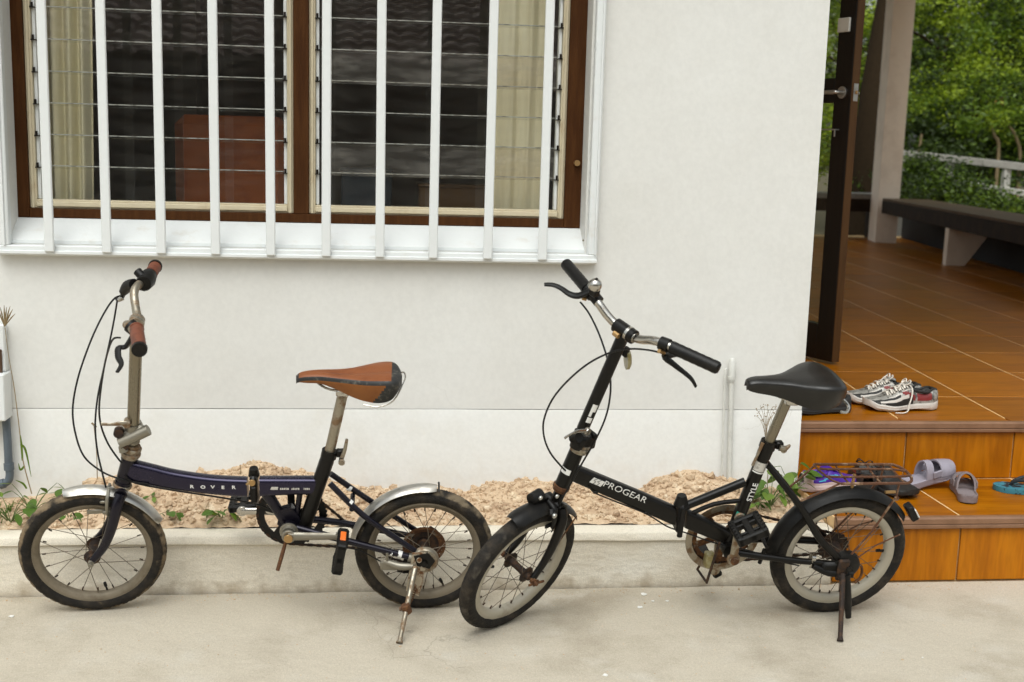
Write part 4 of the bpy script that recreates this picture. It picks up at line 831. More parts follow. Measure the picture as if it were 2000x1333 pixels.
def chainloop(B, y, c0, r0, c1, r1, m, extra=None, name='chain'):
    d = (c1-c0).length; th = math.atan2(c1.z-c0.z, c1.x-c0.x); ph = math.acos((r0-r1)/d); pts = []
    for k in range(13): a = th+ph+(2*math.pi-2*ph)*k/12; pts.append(V(c0.x+r0*math.cos(a), y, c0.z+r0*math.sin(a)))
    lo = []
    if extra: pts += [V(p[0], y, p[1]) for p in extra]
    for k in range(9): a = th-ph+(2*ph)*k/8; pts.append(V(c1.x+r1*math.cos(a), y, c1.z+r1*math.sin(a)))
    tot = []; N = len(pts)
    for i in range(N):
        a, c = pts[i], pts[(i+1) % N]; n = max(1, int((c-a).length/.004)); tot += [a.lerp(c, k/n) for k in range(n)]
    L_ = [0]
    for i in range(len(tot)): L_.append(L_[-1]+(tot[(i+1) % len(tot)]-tot[i]).length)
    b = MB(); s = 0; j = 0; step = .0127; nl = int(L_[-1]/step)
    def at(s):
        s %= L_[-1]; 
        import bisect
        i = max(0, bisect.bisect_right(L_, s)-1); i = min(i, len(tot)-1); t = (s-L_[i])/max(1e-9, L_[i+1]-L_[i]); return tot[i].lerp(tot[(i+1) % len(tot)], t)
    for k in range(nl):
        a, c = at(k*step), at((k+1)*step); dd = (c-a).normalized(); nn = V(0, 1, 0); uu = dd.cross(nn)
        w_ = .0052 if k % 2 else .0028
        b.box((a+c)/2, (step*.98, w_, .0075 if k % 2 else .0062), axes=(dd, nn, uu)); b.tube([a-nn*.0036, a+nn*.0036], .0028, 6)
    o = B.part(name, b, m); o['kind'] = 'stuff'; return o
def chainring(B, c, y, r, mats, arms=5, ring=.018, teeth=44, name='chainring', a0=.3, parent=None, th=.004):
    b = MB(); rings = []
    n = teeth*4
    for i in range(n):
        a = 2*math.pi*i/n; ro = r+(.0035 if i % 4 in (0, 1) else 0); u = V(math.cos(a), 0, math.sin(a))
        rings.append([c+V(0, y-c.y-th/2, 0)+u*(r-ring), c+V(0, y-c.y-th/2, 0)+u*ro, c+V(0, y-c.y+th/2, 0)+u*ro, c+V(0, y-c.y+th/2, 0)+u*(r-ring)])
    rings.append(rings[0]); b.loft(rings, caps=False)
    for k in range(arms):
        a = a0+2*math.pi*k/arms; u = V(math.cos(a), 0, math.sin(a)); v = V(-math.sin(a), 0, math.cos(a)); w0, w1 = r*.11, r*.10
        o_ = c+V(0, y-c.y, 0); b.prism([o_+u*.012+v*w0, o_+u*(r-ring*.5)+v*w1, o_+u*(r-ring*.5)-v*w1, o_+u*.012-v*w0], (0, -th/2+.0003, 0), (0, th/2-.0003, 0))
    b.disc(c+V(0, y-c.y, 0), (0, 1, 0), r*.28, th*1.4); return B.part(name, b, mats, parent=parent)
def pedal(B, c, yin, ly, lx, lz, m, tiltv=(1, 0, 0), refl=None, parent=None):
    """platform pedal: centre c, spindle along y"""
    p = empty('pedal', parent=B.root); ax = Vector(tiltv).normalized(); ay = V(0, 1, 0); az = ax.cross(ay)*-1
    if az.z < 0: az = -az
    b = MB()
    for s in (-1, 1):
        b.box(c+ax*s*(lx/2-.009), (.018, ly, lz), axes=(ax, ay, az), bev=.004)
        b.box(c+ay*s*(ly/2-.007), (lx*.98, .014, lz*.9), axes=(ax, ay, az), bev=.004)
    b.box(c, (.022, ly, lz*.7), axes=(ax, ay, az), bev=.004)
    for s in (-1, 1): b.box(c+ay*s*ly*.2, (lx*.9, .007, lz*.6), axes=(ax, ay, az), bev=.002)
    for k in range(6):
        for s in (-1, 1): b.box(c+ax*s*(lx/2-.006)+ay*(-ly/2+.012+k*(ly-.024)/5)+az*0, (.007, .004, lz*1.12), axes=(ax, ay, az))
    b.build('pedal_body', m, p, smooth=False)
    b = MB(); b.tube([V(c.x, yin, c.z), V(c.x, c.y, c.z)], .006, 8); b.build('spindle', M['rust_dark'], p)
    if refl:
        for s in (-1, 1): b = MB(); b.box(c+ax*s*(lx/2+.001), (.004, ly*.45, lz*.55), axes=(ax, ay, az), bev=.001); b.build('reflector', refl, p, smooth=False)
    return p
def cyl(B, name, a, c, r, m, steer=False, n=14, **k):
    b = MB(); b.tube([a, c], r, n); return B.part(name, b, m, steer, **k)
X0 = lambda v: V(v.x, 0, v.z)
# ---------------------------------------------------------------- navy bicycle
B = Bike(0.1423, -0.13, -0.0258, 0.2355, .9286, .1298, .1992, 'navy blue folding bicycle with tan saddle, brown grips and chrome fenders')
B1 = B
rc, fc = V(0, 0, B.Rw), V(B.L, 0, B.Rw)
wheel(B, fc, True, M['tyre_dusty'], M['rim_grey'], 20, .048, .022, 'rust_dark', .016, seed=1, valve=-100, rd=.72)
w1r = wheel(B, rc, False, M['tyre_mid'], M['rim_grey'], 28, .055, .024, 'rust_dark', .016, seed=2, valve=-115, rd=.78)
P, S = B.P, B.S
xz = lambda v: (v.x, v.z)
b = MB()
btube(b, [xz(P(x, y, -.012)) for x, y in ((252, 893), (300, 905), (345, 916), (415, 926), (484, 929.5))], [xz(P(x, y, .014)) for x, y in ((245, 944), (295, 951), (345, 959), (415, 968), (484, 973))], .0185)
btube(b, [xz(P(x, y, -.012)) for x, y in ((508, 928), (560, 928), (626, 928))], [xz(P(x, y, .014)) for x, y in ((508, 972), (560, 969), (612, 968))], .0185)
B.part('main_tube', b, M['navy_gloss'], angle=50)
BB = V(.380, 0, .282)
b = MB()
hT, hB = V(.806, 0, .500), V(.832, 0, .414)
b.tube([hT, hB], .0205, 20); b.tube([hT, hT.lerp(hB, .12)], .0225, 20); b.tube([hT.lerp(hB, .9), hB], .0225, 20)
B.part('head_tube', b, M['navy'])
b = MB(); sT = X0(P(643, 886)); sM = X0(P(636, 905)); sB = X0(P(594, 1028))
b.tube([sT, sT.lerp(sB, .06), sT.lerp(sB, .10), sB], [.0185, .0195, .0205, .0205], 18); B.part('seat_tube', b, M['black_paint'])
b = MB()
b.tube([X0(P(520, 962)), X0(P(545, 1000)), BB+V(.012, 0, .01)], [.017, .015, .016], 12, smooth=3); b.tube([X0(P(586, 962)), X0(P(579, 1010))], .0085, 10)
b.tube([V(.45, 0, .375), V(.40, 0, .30)], .006, 8)
b.prism([V(.405, 0, .335), V(.375, 0, .345), V(.345, 0, .30), V(.36, 0, .26), V(.395, 0, .262), V(.415, 0, .29)], (0, -.012, 0), (0, .012, 0))
b.tube([BB-V(0, .034, 0), BB+V(0, .034, 0)], .021, 20)
dn_, df_ = V(.02, .056, .203), V(.02, -.056, .203)
b.tube([BB+V(-.02, .024, .004), V(.25, .040, .262), dn_], [.0105, .010, .009], 12, smooth=3); b.tube([BB+V(-.02, -.024, .004), V(.25, -.044, .262), df_], [.0105, .010, .009], 12, smooth=3)
s1 = X0(P(645, 938)); b.tube([s1+V(0, .018, 0), V(.17, .042, .335), dn_+V(-.012, 0, .012)], [.0085, .0085, .008], 12, smooth=3); b.tube([s1+V(0, -.018, .01), V(.17, -.042, .345), df_+V(-.012, 0, .012)], [.0085, .0085, .008], 12, smooth=3)
b.tube([V(.205, -.036, .358), V(.205, .036, .352)], .007, 8)
for s in (-1, 1): b.prism([V(.03, s*.056, .215), V(.035, s*.056, .195), V(-.008, s*.056, .183), V(-.02, s*.056, .20), V(-.004, s*.056, .216)], (0, -.003, 0), (0, .003, 0))
B.part('rear_triangle', b, M['navy'])
b = MB()
for s, q in ((1, .56), (-1, .5)):
    a_ = s1+V(0, s*.018, 0); c_ = V(.17, s*.042, .335 if s > 0 else .345); p_ = a_.lerp(c_, q); b.tube([p_, p_+(c_-a_).normalized()*.009], .0092, 12)
p_ = V(.075, .051, .217); b.tube([p_, p_+V(-.012, .002, -.003)], .0105, 12); p_ = V(.095, .050, .221); b.tube([p_, p_+V(-.006, .001, -.0015)], .0105, 12)
B.part('band', b, M['white_decal'])
b = MB(); b.tube([V(.045, .057, .2085), V(.012, .0575, .2015)], .0125, 14); B.part('dropout_sleeve', b, M['alloy'])
# hinge in the middle of the frame
b = MB(); hx = P(497, 950); 
b.box(V(hx.x, .002, hx.z+.002), (.020, .052, .082), bev=.007); b.tube([V(hx.x, -.002, hx.z+.034), V(hx.x, .002, hx.z+.058)], [.016, .012], 14); b.box(V(hx.x-.001, .027, hx.z-.012), (.016, .008, .052), bev=.003)
B.part('frame_hinge', b, M['black_paint'], smooth=False)
b = MB(); b.disc(V(hx.x+.002, .030, hx.z+.028), (0, 1, 0), .0095, .006); b.tube([V(hx.x+.002, .028, hx.z+.03), V(hx.x+.018, .030, hx.z+.022)], .003, 6); B.part('hinge_bolt', b, M['hinge_brass'])
zdir = (P(490, 925)-P(490, 975)).normalized()
tx = P(371, 953, .0192); te_ = P(456, 957, .0192); xd = (te_-tx); xd.y = 0; xd.normalize(); yd = V(-xd.z, 0, xd.x); yd = yd if yd.z > 0 else -yd
for i, ch in enumerate('ROVER'):
    q = P(371+i*20.4, 953.5+(.9 if i in (1, 2) else (1.6 if i > 2 else 0)), .0192); text_mesh(ch, .0135, M['white_decal'], 'lettering', B.root, q, xd, yd, sx=1.25, bold=.0004)
q = P(541, 957, .0192); text_mesh('6 SPEED', .0078, M['silver_decal'], 'lettering', B.root, q+V(-.002, 0, 0), (-1, 0, 0), (0, 0, 1), spacing=1.1, bold=.0001) if False else None
b = MB(); q = P(528, 957, .0190); b.prism([q, q+V(-.020, 0, 0), q+V(-.022, 0, .009), q+V(-.003, 0, .009)], (0, 0, 0), (0, .0006, 0)); B.part('decal', b, M['silver_decal'], smooth=False)
b = MB(); q = P(547, 957, .0190); rr_ = random.Random(5); x_ = 0
while x_ < .082:                                      # row of worn illegible letters
    w_ = rr_.uniform(.0022, .0046)
    if rr_.random() > .14: b.prism([q+V(-x_, 0, 0), q+V(-x_-w_, 0, 0), q+V(-x_-w_, 0, .0058), q+V(-x_, 0, .0058)], (0, 0, 0), (0, .0006, 0)); 
    x_ += w_+.0014
B.part('decal', b, M['silver_decal'], smooth=False)
# headset, stem, riser
b = MB(); ax = B.ax
for z_, r_ in ((.002, .024), (.010, .027), (.018, .023), (.026, .0255), (.034, .020)): b.disc(hT+ax*z_, ax, r_, .009, 24)
B.part('headset', b, M['rusty_chrome'], True); b = MB(); b.disc(hB-ax*.004, ax, .026, .010, 24); B.part('headset_cup', b, M['rusty_chrome'], True)
rT = V(.757, 0, .893); rB = V(.789, 0, .600)
b = MB(); b.tube([V(.796, 0, .53), V(.790, 0, .60)], .0135, 16); b.tube([rB, rT], .0165, 20); B.part('riser', b, M['brushed'], True)
b = MB(); q = V(.791, 0, .580); b.box(q+V(.0, .012, -.004), (.074, .020, .030), axes=(V(.92, .1, -.38).normalized(), V(0, 1, 0), V(.38, 0, .92).normalized()), bev=.008)
b.tube([q+V(-.042, .016, .008), q+V(.035, .018, -.028)], [.0155, .0165], 16); b.tube([q+V(-.02, -.016, .01), q+V(.03, -.016, -.01)], .014, 14); b.tube([V(.797, 0, .545), V(.790, 0, .60)], .0215, 18)
b.tube([q+V(.028, .02, -.036), q+V(.026, .024, -.052)], .012, 14); B.part('folding_clamp', b, M['alloy'], True)
b = MB(); b.tube([q+V(.036, .0, .002), q+V(.036, .024, .004)], [.013, .013], 14); b.tube([q+V(.022, .018, -.034), q+V(.022, .032, -.034)], .010, 12); B.part('clamp_bolt', b, M['rust_dark'], True)
b = MB(); b.tube([q+V(.004, .024, .034), q+V(.024, .024, .036), q+V(.052, .02, .032), q+V(.078, .018, .034)], [.005, .0075, .0045, .0055], 10, smooth=4, flat=(1, .55, (0, 1, 0))); b.tube([q+V(.012, .0, .032), q+V(.012, .026, .030)], .010, 10); B.part('quick_release_lever', b, M['rusty_chrome'], True)
# handlebar
hb = [(.757, .0, .897), (.757, .03, .898), (.764, .07, .915), (.768, .105, .940), (.758, .135, .949), (.735, .19, .948), (.725, .262, .948)]
b = MB(); pts = [V(x, -y, z) for x, y, z in hb[:0:-1]]+[V(*h_) for h_ in hb]; b.tube(pts, .0112, 14, smooth=5); b.tube([V(.757, -.018, .897), V(.757, .018, .897)], .0205, 16)
B.part('handlebar', b, M['rusty_chrome'], True)
for s, y0_ in ((1, .150), (-1, .205)):
    b = MB(); pa, pb = V(.741 if s > 0 else .733, s*y0_, .9485), V(.725, s*.262, .948); pts = [pa.lerp(pb, t/12) for t in range(13)]
    b.tube(pts, [.0165+.0009*(i % 2) for i in range(13)], 18); b.tube([pa, pa.lerp(pb, .06)], .0185, 18); g_ = B.part('grip', b, M['grip_brown'], True)
    b = MB(); b.tube([pb, pb+V(-.0004, s*.010, 0)], [.0192, .0185], 18); B.part('grip_end', b, M['black_plastic'], True, parent=g_)
# near brake lever
def lever(B, s, pts, rad, m, body, bodyr, steer=True):
    b = MB(); b.tube(pts, rad, 10, smooth=5, flat=(1, .6, (0, 0, 1))); b.tube(body, bodyr, 12, smooth=3); return B.part('brake_lever', b, m, steer)
lever(B, 1, [V(.742, .142, .944), S(247, 676, .135), S(232, 680, .140), S(231, 697, .165), S(237, 712, .19), S(229, 727, .215)], [.012, .011, .0095, .0085, .007, .0055], M['black_plastic'], [V(.758, .135, .952), V(.742, .147, .942)], .0185)
lever(B, -1, [V(.745, -.18, .946), S(247, 565, -.19), S(236, 585, -.2), S(226, 583, -.21)], [.013, .013, .009, .004], M['black_plastic'], [V(.746, -.135, .950), V(.741, -.165, .949), V(.736, -.200, .948)], [.021, .025, .021])
b = MB(); b.tube([S(262, 556, -.15), S(250, 560, -.17), S(240, 572, -.18)], [.016, .017, .011], 12, smooth=3); b.tube([S(268, 530, -.17), S(285, 548, -.15)], .012, 10); B.part('gear_shifter', b, M['black_plastic'], True)
b = MB(); b.tube([S(240, 582, -.19), S(231, 587, -.19)], [.007, .0055], 10); B.part('barrel_adjuster', b, M['chrome'], True)
# cables
def cable(B, pts, r=.0026, m=None):
    b = MB(); b.tube([B.P(*p) for p in pts], r, 8, smooth=6); return B.part('cable', b, m or M['cable'])
cable(B, [(240, 577, -.2), (222, 585, -.2), (200, 618, -.18), (175, 672, -.14), (152, 740, -.1), (142, 800, -.07), (148, 850, -.05), (165, 893, -.03), (200, 922, 0), (235, 936, .02), (262, 942, .02), (290, 946, .021)])
cable(B, [(229, 588, -.19), (220, 640, -.17), (205, 710, -.13), (191, 775, -.09), (186, 830, -.05), (190, 880, -.02), (200, 925, .0), (207, 955, .01), (206, 975, .02)])
cable(B, [(236, 660, .13), (222, 662, .13), (213, 680, .11), (203, 720, .06), (194, 790, .03), (197, 830, .02), (210, 865, .02), (226, 890, .02), (238, 905, .022)])
cable(B, [(245, 930, .022), (262, 943, .022), (320, 955, .018), (430, 972, .012), (500, 985, .0), (540, 1000, -.02)])
cable(B, [(640, 1065, .045), (700, 1075, .05), (740, 1095, .05), (790, 1120, .045)], .002)
# fork
b = MB()
for s in (1, -1):
    cr_ = V(.836, s*.030, .398); b.tube([cr_, V(.848, s*.046, .365), V(.868, s*.050, .300), V(.893, s*.050, .243), V(.925, s*.0525, .203)], [.0155, .0155, .0145, .0125, .0095], 14, smooth=4, flat=(1, 1, (0, 1, 0)))
b.tube([V(.836, -.034, .398), V(.836, .034, .398)], .0175, 14); b.tube([V(.836, 0, .398), V(.826, 0, .43)], .0165, 14)
B.part('fork', b, M['navy'], True)
b = MB()
for s in (1, -1): b.disc(V(.9286, s*.060, .1992), (0, 1, 0), .0095, .010, 6); b.tube([V(.9286, s*.05, .1992), V(.9286, s*.074, .1992)], .0048, 8)
b.tube([V(.92, .06, .205), V(.905, .0, .235)], .0022, 6); B.part('axle_nut', b, M['alloy'], True)
b = MB(); fr_ = .158
for s in (1, -1):
    q = V(.862, s*.022, .392); b.tube([V(.868, s*.010, .408), V(.872, s*.034, .385), V(.875, s*.036, .345), V(.870, s*.026, .330)], [.004, .0055, .0055, .005], 8, smooth=3); b.box(V(.872, s*.022, .338), (.036, .009, .010), bev=.002)
    b.tube([V(.868, s*.012, .41), V(.868, s*.010, .355)], .0028, 6)
b.box(V(.885, 0, .372), (.018, .05, .008), bev=.002); b.box(V(.905, .010, .335), (.055, .006, .014), bev=.002); B.part('brake_caliper', b, M['alloy'], True)
Fang = lambda B, px, py, s=0.0: math.degrees(math.atan2(B.S(px, py, s).z-B.Rw, B.S(px, py, s).x-B.L))
B.part('front_fender', ring_arc(B, fc, B.Rw+.014, 73, 155, .025, .011, ridge=.0015, taper=.35), M['fender_chrome'], True)
B.part('rear_fender', ring_arc(B, rc, B.Rw+.014, 8, 99, .025, .011, ridge=.0015, taper=.35), M['fender_chrome'])
b = MB(); b.tube([V(.9286+.035, .028, B.Rw+.185), V(.9286+.035, -.028, B.Rw+.185)], .004, 6); b.tube([V(-.038, -.026, B.Rw+.204), V(-.038, 0, B.Rw+.217), V(-.038, .026, B.Rw+.204)], .0028, 6, smooth=4); B.part('fender_edge', b, M['black_plastic'])
# seat post, clamp, saddle
pT = X0(P(669, 772)); b = MB(); b.tube([sT, pT], .0145, 18); b.tube([pT, pT+(pT-sT).normalized()*.03], .016, 12); B.part('seat_post', b, M['rusty_chrome'])
dd = (pT-sT).normalized(); b = MB(); b.tube([sT-dd*.012, sT+dd*.010], .0222, 18); b.box(sT+V(-.030, .004, .004), (.022, .018, .022), bev=.003); b.tube([sT+V(-.034, -.012, -.006), sT+V(-.034, .030, -.006)], .006, 8); B.part('seat_clamp', b, M['black_paint'])
b = MB(); q = sT+V(-.036, .030, -.008); b.tube([q, q+V(0, .008, -.002)], .009, 10); b.tube([q+V(0, -.01, .004), q+V(-.008, -.012, .03), q+V(-.014, -.012, .062)], [.006, .0055, .004], 8, smooth=3); B.part('quick_release_lever', b, M['rusty_chrome'])
sad = saddle(B, [(.352, .742, .008, .734, 0), (.346, .7505, .016, .733, 0), (.325, .757, .021, .732, .001), (.285, .760, .025, .731, .002), (.24, .759, .033, .716, .004), (.20, .760, .045, .700, .005), (.165, .763, .059, .693, .006), (.13, .767, .069, .692, .006), (.10, .768, .070, .700, .005), (.083, .763, .060, .716, .003), (.072, .752, .036, .730, .001), (.069, .744, .012, .738, 0)],
    [M['saddle_tan'], M['saddle_top'], M['saddle_worn']], lambda x, a: 2 if (x < .098+.050*max(0, a-.62)/.38 or (.60 < a < .69) or x > .345) else (1 if a <= .60 else 0))
b = MB()
for s in (-1, 1): b.tube([V(.30, s*.010, .735), V(.26, s*.020, .715), V(.17, s*.022, .71), V(.11, s*.028, .725)], .0034, 8, smooth=4)
b.box(V(.228, 0, .705), (.035, .05, .022), bev=.004); b.tube([V(.075, -.05, .735), V(.064, -.03, .745), V(.060, 0, .748), V(.064, .03, .745), V(.09, .062, .705), V(.13, .068, .688), V(.17, .055, .688)], .0022, 6, smooth=4); B.part('saddle_rails', b, M['chrome'], parent=sad)
# crank set
nearP = V(.378, .062, .2815)
chainring(B, BB, -.052, .098, M['black_plastic'], 5, .020, 46)
def crank(B, c, e, w0, w1, m, th=.011):
    b = MB(); b.tube([c, c.lerp(e, .12), c.lerp(e, .88), e], [w0, w0*.82, w1, w1*1.15], 12, flat=(1, 1, (0, 1, 0))); b.disc(c, (0, 1, 0), w0*1.25, th*1.5); b.disc(e, (0, 1, 0), w1*1.45, th*1.3); 
    for i, p_ in enumerate(b.v): b.v[i] = V(p_.x, c.y+(p_.y-c.y)*.62 if abs(p_.y-c.y) < .03 else p_.y, p_.z)
    return B.part('crank', b, m)
nE = P(664, 1049, .070); crank(B, nearP, nE, .0155, .0105, M['alloy']); fE = V(BB.x+(BB.x-nE.x), -.075, BB.z+(BB.z-nE.z)+.002); crank(B, V(BB.x, -.068, BB.z), fE, .0155, .0105, M['chrome'])
b = MB(); b.disc(nearP+V(0, .012, 0), (0, 1, 0), .0125, .008, 18); B.part('crank_bolt', b, M['hinge_brass'])
b = MB(); b.tube([BB+V(0, .030, 0), BB+V(0, .050, 0)], [.0235, .019], 20); b.disc(BB+V(0, .036, 0), (0, 1, 0), .026, .006); B.part('bottom_bracket', b, M['alloy'])
pedal(B, V(nE.x-.004, .125, nE.z-.012), .07, .092, .098, .028, M['black_plastic'], (.17, 0, -.98), M['orange_reflector'])
pedal(B, V(fE.x, -.128, fE.z), -.07, .092, .082, .024, M['black_plastic'], (.98, 0, -.1), None)
b = MB(); a_ = P(560, 1052, .05); c_ = P(542, 1115, .09); b.tube([a_, a_.lerp(c_, .5), c_], [.0045, .006, .0055], 10); B.part('prop_rod', b, M['rust'])
# rear gear
sc_ = V(0, 0, B.Rw)
for k, (r_, y_) in enumerate(((.055, -.024), (.048, -.029), (.041, -.034), (.035, -.039))): chainring(B, sc_, y_, r_, M['rust'] if k == 0 else M['rust_dark'], 0, .012 if k == 0 else .026, 28-4*k, 'sprocket', th=.0022)
b = MB(); b.lathe([(.055, 0), (.062, .002), (.063, .003), (.055, .003)], V(0, -.020, B.Rw), (0, 1, 0), 32); B.part('spoke_guard_rim', b, M['rust'])
chainloop(B, -.052, BB, .098, V(.0, 0, B.Rw), .045, M['rust_dark'], extra=[(.10, .135), (.045, .115), (.02, .125)])
b = MB()
for z_, r_, x_ in ((.140, .018, .03), (.10, .018, .055)): b.disc(V(x_, -.052, z_), (0, 1, 0), r_, .008, 18)
b.prism([V(.012, -.046, .165), V(.05, -.046, .15), V(.078, -.046, .09), V(.04, -.046, .085)], (0, -.002, 0), (0, .002, 0)); b.tube([V(.0, -.065, .195), V(.02, -.075, .16), V(.035, -.065, .14)], [.011, .014, .012], 10, smooth=3); B.part('rear_derailleur', b, M['black_plastic'])
b = MB(); b.lathe([(.020, .010), (.037, .006), (.041, 0), (.041, -.008), (.037, -.010)], V(0, .060, B.Rw), (0, 1, 0), 32); b.lathe([(.001, .012), (.016, .012), (.021, .010)], V(0, .060, B.Rw), (0, 1, 0), 24); B.part('hub_cover', b, M['rusty_chrome'])
b = MB(); b.prism([V(.03, .070, .222), V(-.01, .070, .232), V(-.03, .070, .205), V(-.015, .070, .18), V(.02, .070, .19)], (0, -.002, 0), (0, .004, 0)); b.disc(V(0, .076, B.Rw), (0, 1, 0), .010, .012, 6); B.part('dropout_plate', b, M['black_paint'])
b = MB(); b.tube([V(.115, .055, .195), V(.07, .062, .182), V(.03, .068, .186)], [.009, .012, .010], 10, smooth=3); b.box(V(.10, .058, .182), (.05, .012, .03), bev=.004); b.tube([V(.105, .060, .225), V(.105, .060, .175)], .004, 8); B.part('brake_arm', b, M['alloy'])
foot = B.tl(gz(780, 1256, .004)); kp = P(822, 1102, .072)
b = MB(); k2 = P(808, 1160, .078); b.prism([V(kp.x-.022, .066, kp.z+.035), V(kp.x+.024, .066, kp.z+.035), V(k2.x+.022, .072, k2.z+.01), V(k2.x-.014, .072, k2.z-.01), V(k2.x-.022, .072, k2.z+.02)], (0, 0, 0), (0, .005, 0)); b.disc(V(kp.x+.005, .074, kp.z+.015), (0, 1, 0), .008, .008, 10); b.disc(V(kp.x-.006, .076, kp.z-.012), (0, 1, 0), .008, .008, 10)
ks = B.part('kickstand', b, M['plated_rust']); 
b = MB(); a_ = V(kp.x+.016, .080, kp.z-.005); b.tube([a_, a_.lerp(foot, .12), foot.lerp(a_, .04), foot], [.008, .0085, .0065, .010], 12); B.part('leg', b, M['rusty_chrome'], parent=ks)
b = MB(); m_ = a_.lerp(foot, .56); b.tube([m_+V(.004, .0, .012), m_+V(-.004, 0, -.012)], .013, 10); b.tube([m_+V(.02, 0, .0), m_+V(-.006, 0, .004)], .006, 8); pts = [m_.lerp(a_, t/22)+V(.0095*math.cos(t*1.7)+.008, .0095*math.sin(t*1.7), 0) for t in range(22)]; B.part('foot_bracket', b, M['rust'], parent=ks)
b = MB(); e_ = k2.lerp(m_, .9); s_ = V(k2.x-.004, .078, k2.z+.02); N_ = 70; dirv = (m_-s_); u_ = dirv.orthogonal().normalized(); v_ = dirv.normalized().cross(u_)
b.tube([s_+dirv*(i/N_)+(u_*math.cos(i*.9)+v_*math.sin(i*.9))*.0062 for i in range(N_+1)], .0017, 5); B.part('spring', b, M['rust'], parent=ks)

# ---------------------------------------------------------------- black bicycle
B = Bike(1.3457, -0.2121, .0471, .261, .9587, .6181, .2053, 'black folding bicycle with black saddle, turned front wheel and rusty rear rack')
B2 = B; P, S = B.P, B.S; rc, fc = V(0, 0, B.Rw), V(B.L, 0, B.Rw)
wheel(B, fc, True, M['tyre_dark'], M['rim_cream'], 20, .050, .024, 'rust_dark', .012, seed=3, tread=2, valve=30, tr=.0225)
wheel(B, rc, False, M['tyre_dark'], M['rim_cream'], 28, .055, .026, 'rust_dark', .02, seed=4, tread=2, valve=178, tr=.0225)
b = MB(); hh = .0175
btube(b, [xz(P(x, y, -.013)) for x, y in ((1118, 901), (1180, 927), (1250, 956), (1317, 985))], [xz(P(x, y, .013)) for x, y in ((1108, 938), (1160, 961), (1235, 993), (1317, 1029))], hh)
btube(b, [xz(P(x, y, -.013)) for x, y in ((1338, 989), (1380, 1009), (1422, 1030))], [xz(P(x, y, .013)) for x, y in ((1338, 1034), (1370, 1047), (1408, 1062))], hh)
B.part('main_tube', b, M['black_paint'], angle=50)
hT, hB = X0(P(1128, 878)), X0(P(1098, 947)); hd = (hT-hB).normalized()
b = MB(); b.tube([hT, hB], .0205, 20); B.part('head_tube', b, M['black_paint'])
BB = X0(P(1420, 1066)); sT = X0(P(1500, 868)); 
b = MB(); b.tube([sT, BB], .0185, 18); b.tube([sT+(sT-BB).normalized()*.004, sT.lerp(BB, .12)], .0205, 18); B.part('seat_tube', b, M['black_paint'])
b = MB()
b.tube([X0(P(1340, 988)), X0(P(1455, 941))], .0125, 14); b.tube([BB-V(0, .034, 0), BB+V(0, .034, 0)], .022, 20); b.tube([X0(P(1345, 1006)), X0(P(1395, 985)), X0(P(1450, 978))], .007, 10, smooth=3)
dn_, df_ = V(.015, .058, .206), V(.015, -.058, .206)
b.tube([BB+V(-.02, .024, -.008), V(.18, .045, BB.z+(dn_.z-BB.z)*.5-.004), dn_], [.0105, .0095, .009], 12, smooth=3); b.tube([BB+V(-.02, -.024, .004), V(.18, -.048, .228), df_], [.0115, .011, .010], 12, smooth=3)
sj = X0(P(1497, 905)); 
for s in (1, -1): b.tube([sj+V(0, s*.016, 0), V(.165, s*.043, .395), V(.09, s*.053, .29), V(.012, s*.058, .215)], [.0085, .0095, .0115, .011], 12, smooth=4)
b.tube([V(.238, -.034, .262), V(.238, .034, .256)], .006, 8); b.tube([V(.165, -.043, .395), V(.165, .043, .395)], .006, 8)
b.tube([V(.245, .036, .25), V(.25, .03, .20)], .006, 8)
for s in (-1, 1): b.prism([V(.03, s*.058, .222), V(.04, s*.058, .20), V(-.008, s*.058, .188), V(-.022, s*.058, .206), V(-.004, s*.058, .224)], (0, -.003, 0), (0, .003, 0))
B.part('rear_triangle', b, M['black_paint'])
b = MB(); hx = P(1327, 1008); tdir = (P(1317, 1007)-P(1338, 1016)); tdir.y = 0; tdir.normalize()
b.box(V(hx.x, 0, hx.z), (.022, .052, .098), axes=(V(1, 0, 0), V(0, 1, 0), V(0, 0, 1)), bev=.009); b.tube([V(hx.x, 0, hx.z+.038), V(hx.x+.002, .0, hx.z+.068)], [.022, .013], 14); b.tube([V(hx.x, .024, hx.z+.04), V(hx.x, .024, hx.z-.052)], .008, 12); b.tube([V(hx.x-.018, .01, hx.z+.034), V(hx.x-.002, .02, hx.z+.034)], .007, 8); B.part('frame_hinge', b, M['black_plastic'])
# lettering
q0, q1 = P(1176, 949, .0182), P(1264, 985, .0182); xd = (q1-q0); xd.y = 0; xd.normalize(); yd = V(xd.z, 0, -xd.x); yd = yd if yd.z > 0 else -yd
text_mesh('PROGEAR', .0265, M['white_decal'], 'lettering', B.root, q0, xd, yd, spacing=1.02, sx=1.18, bold=-.0002)
q = P(1151, 942, .0180); b = MB(); b.prism([q, q+xd*.036-yd*.0, q+xd*.040+yd*.018, q+xd*.005+yd*.018], (0, 0, 0), (0, .0007, 0)); B.part('logo', b, M['white_decal'], smooth=False)
b = MB(); 
for t_ in (.012, .024): b.tube([q+xd*t_+V(0, .001, 0), q+xd*(t_+.004)+yd*.009+V(0, .001, 0), q+xd*(t_-.004)+yd*.010+V(0, .001, 0), q+xd*(t_+.004)+yd*.018+V(0, .001, 0)], .0008, 5)
B.part('logo_lines', b, M['black_paint'])
td = (sT-BB).normalized(); tn = V(td.z, 0, -td.x)      # along the seat tube, reading upward
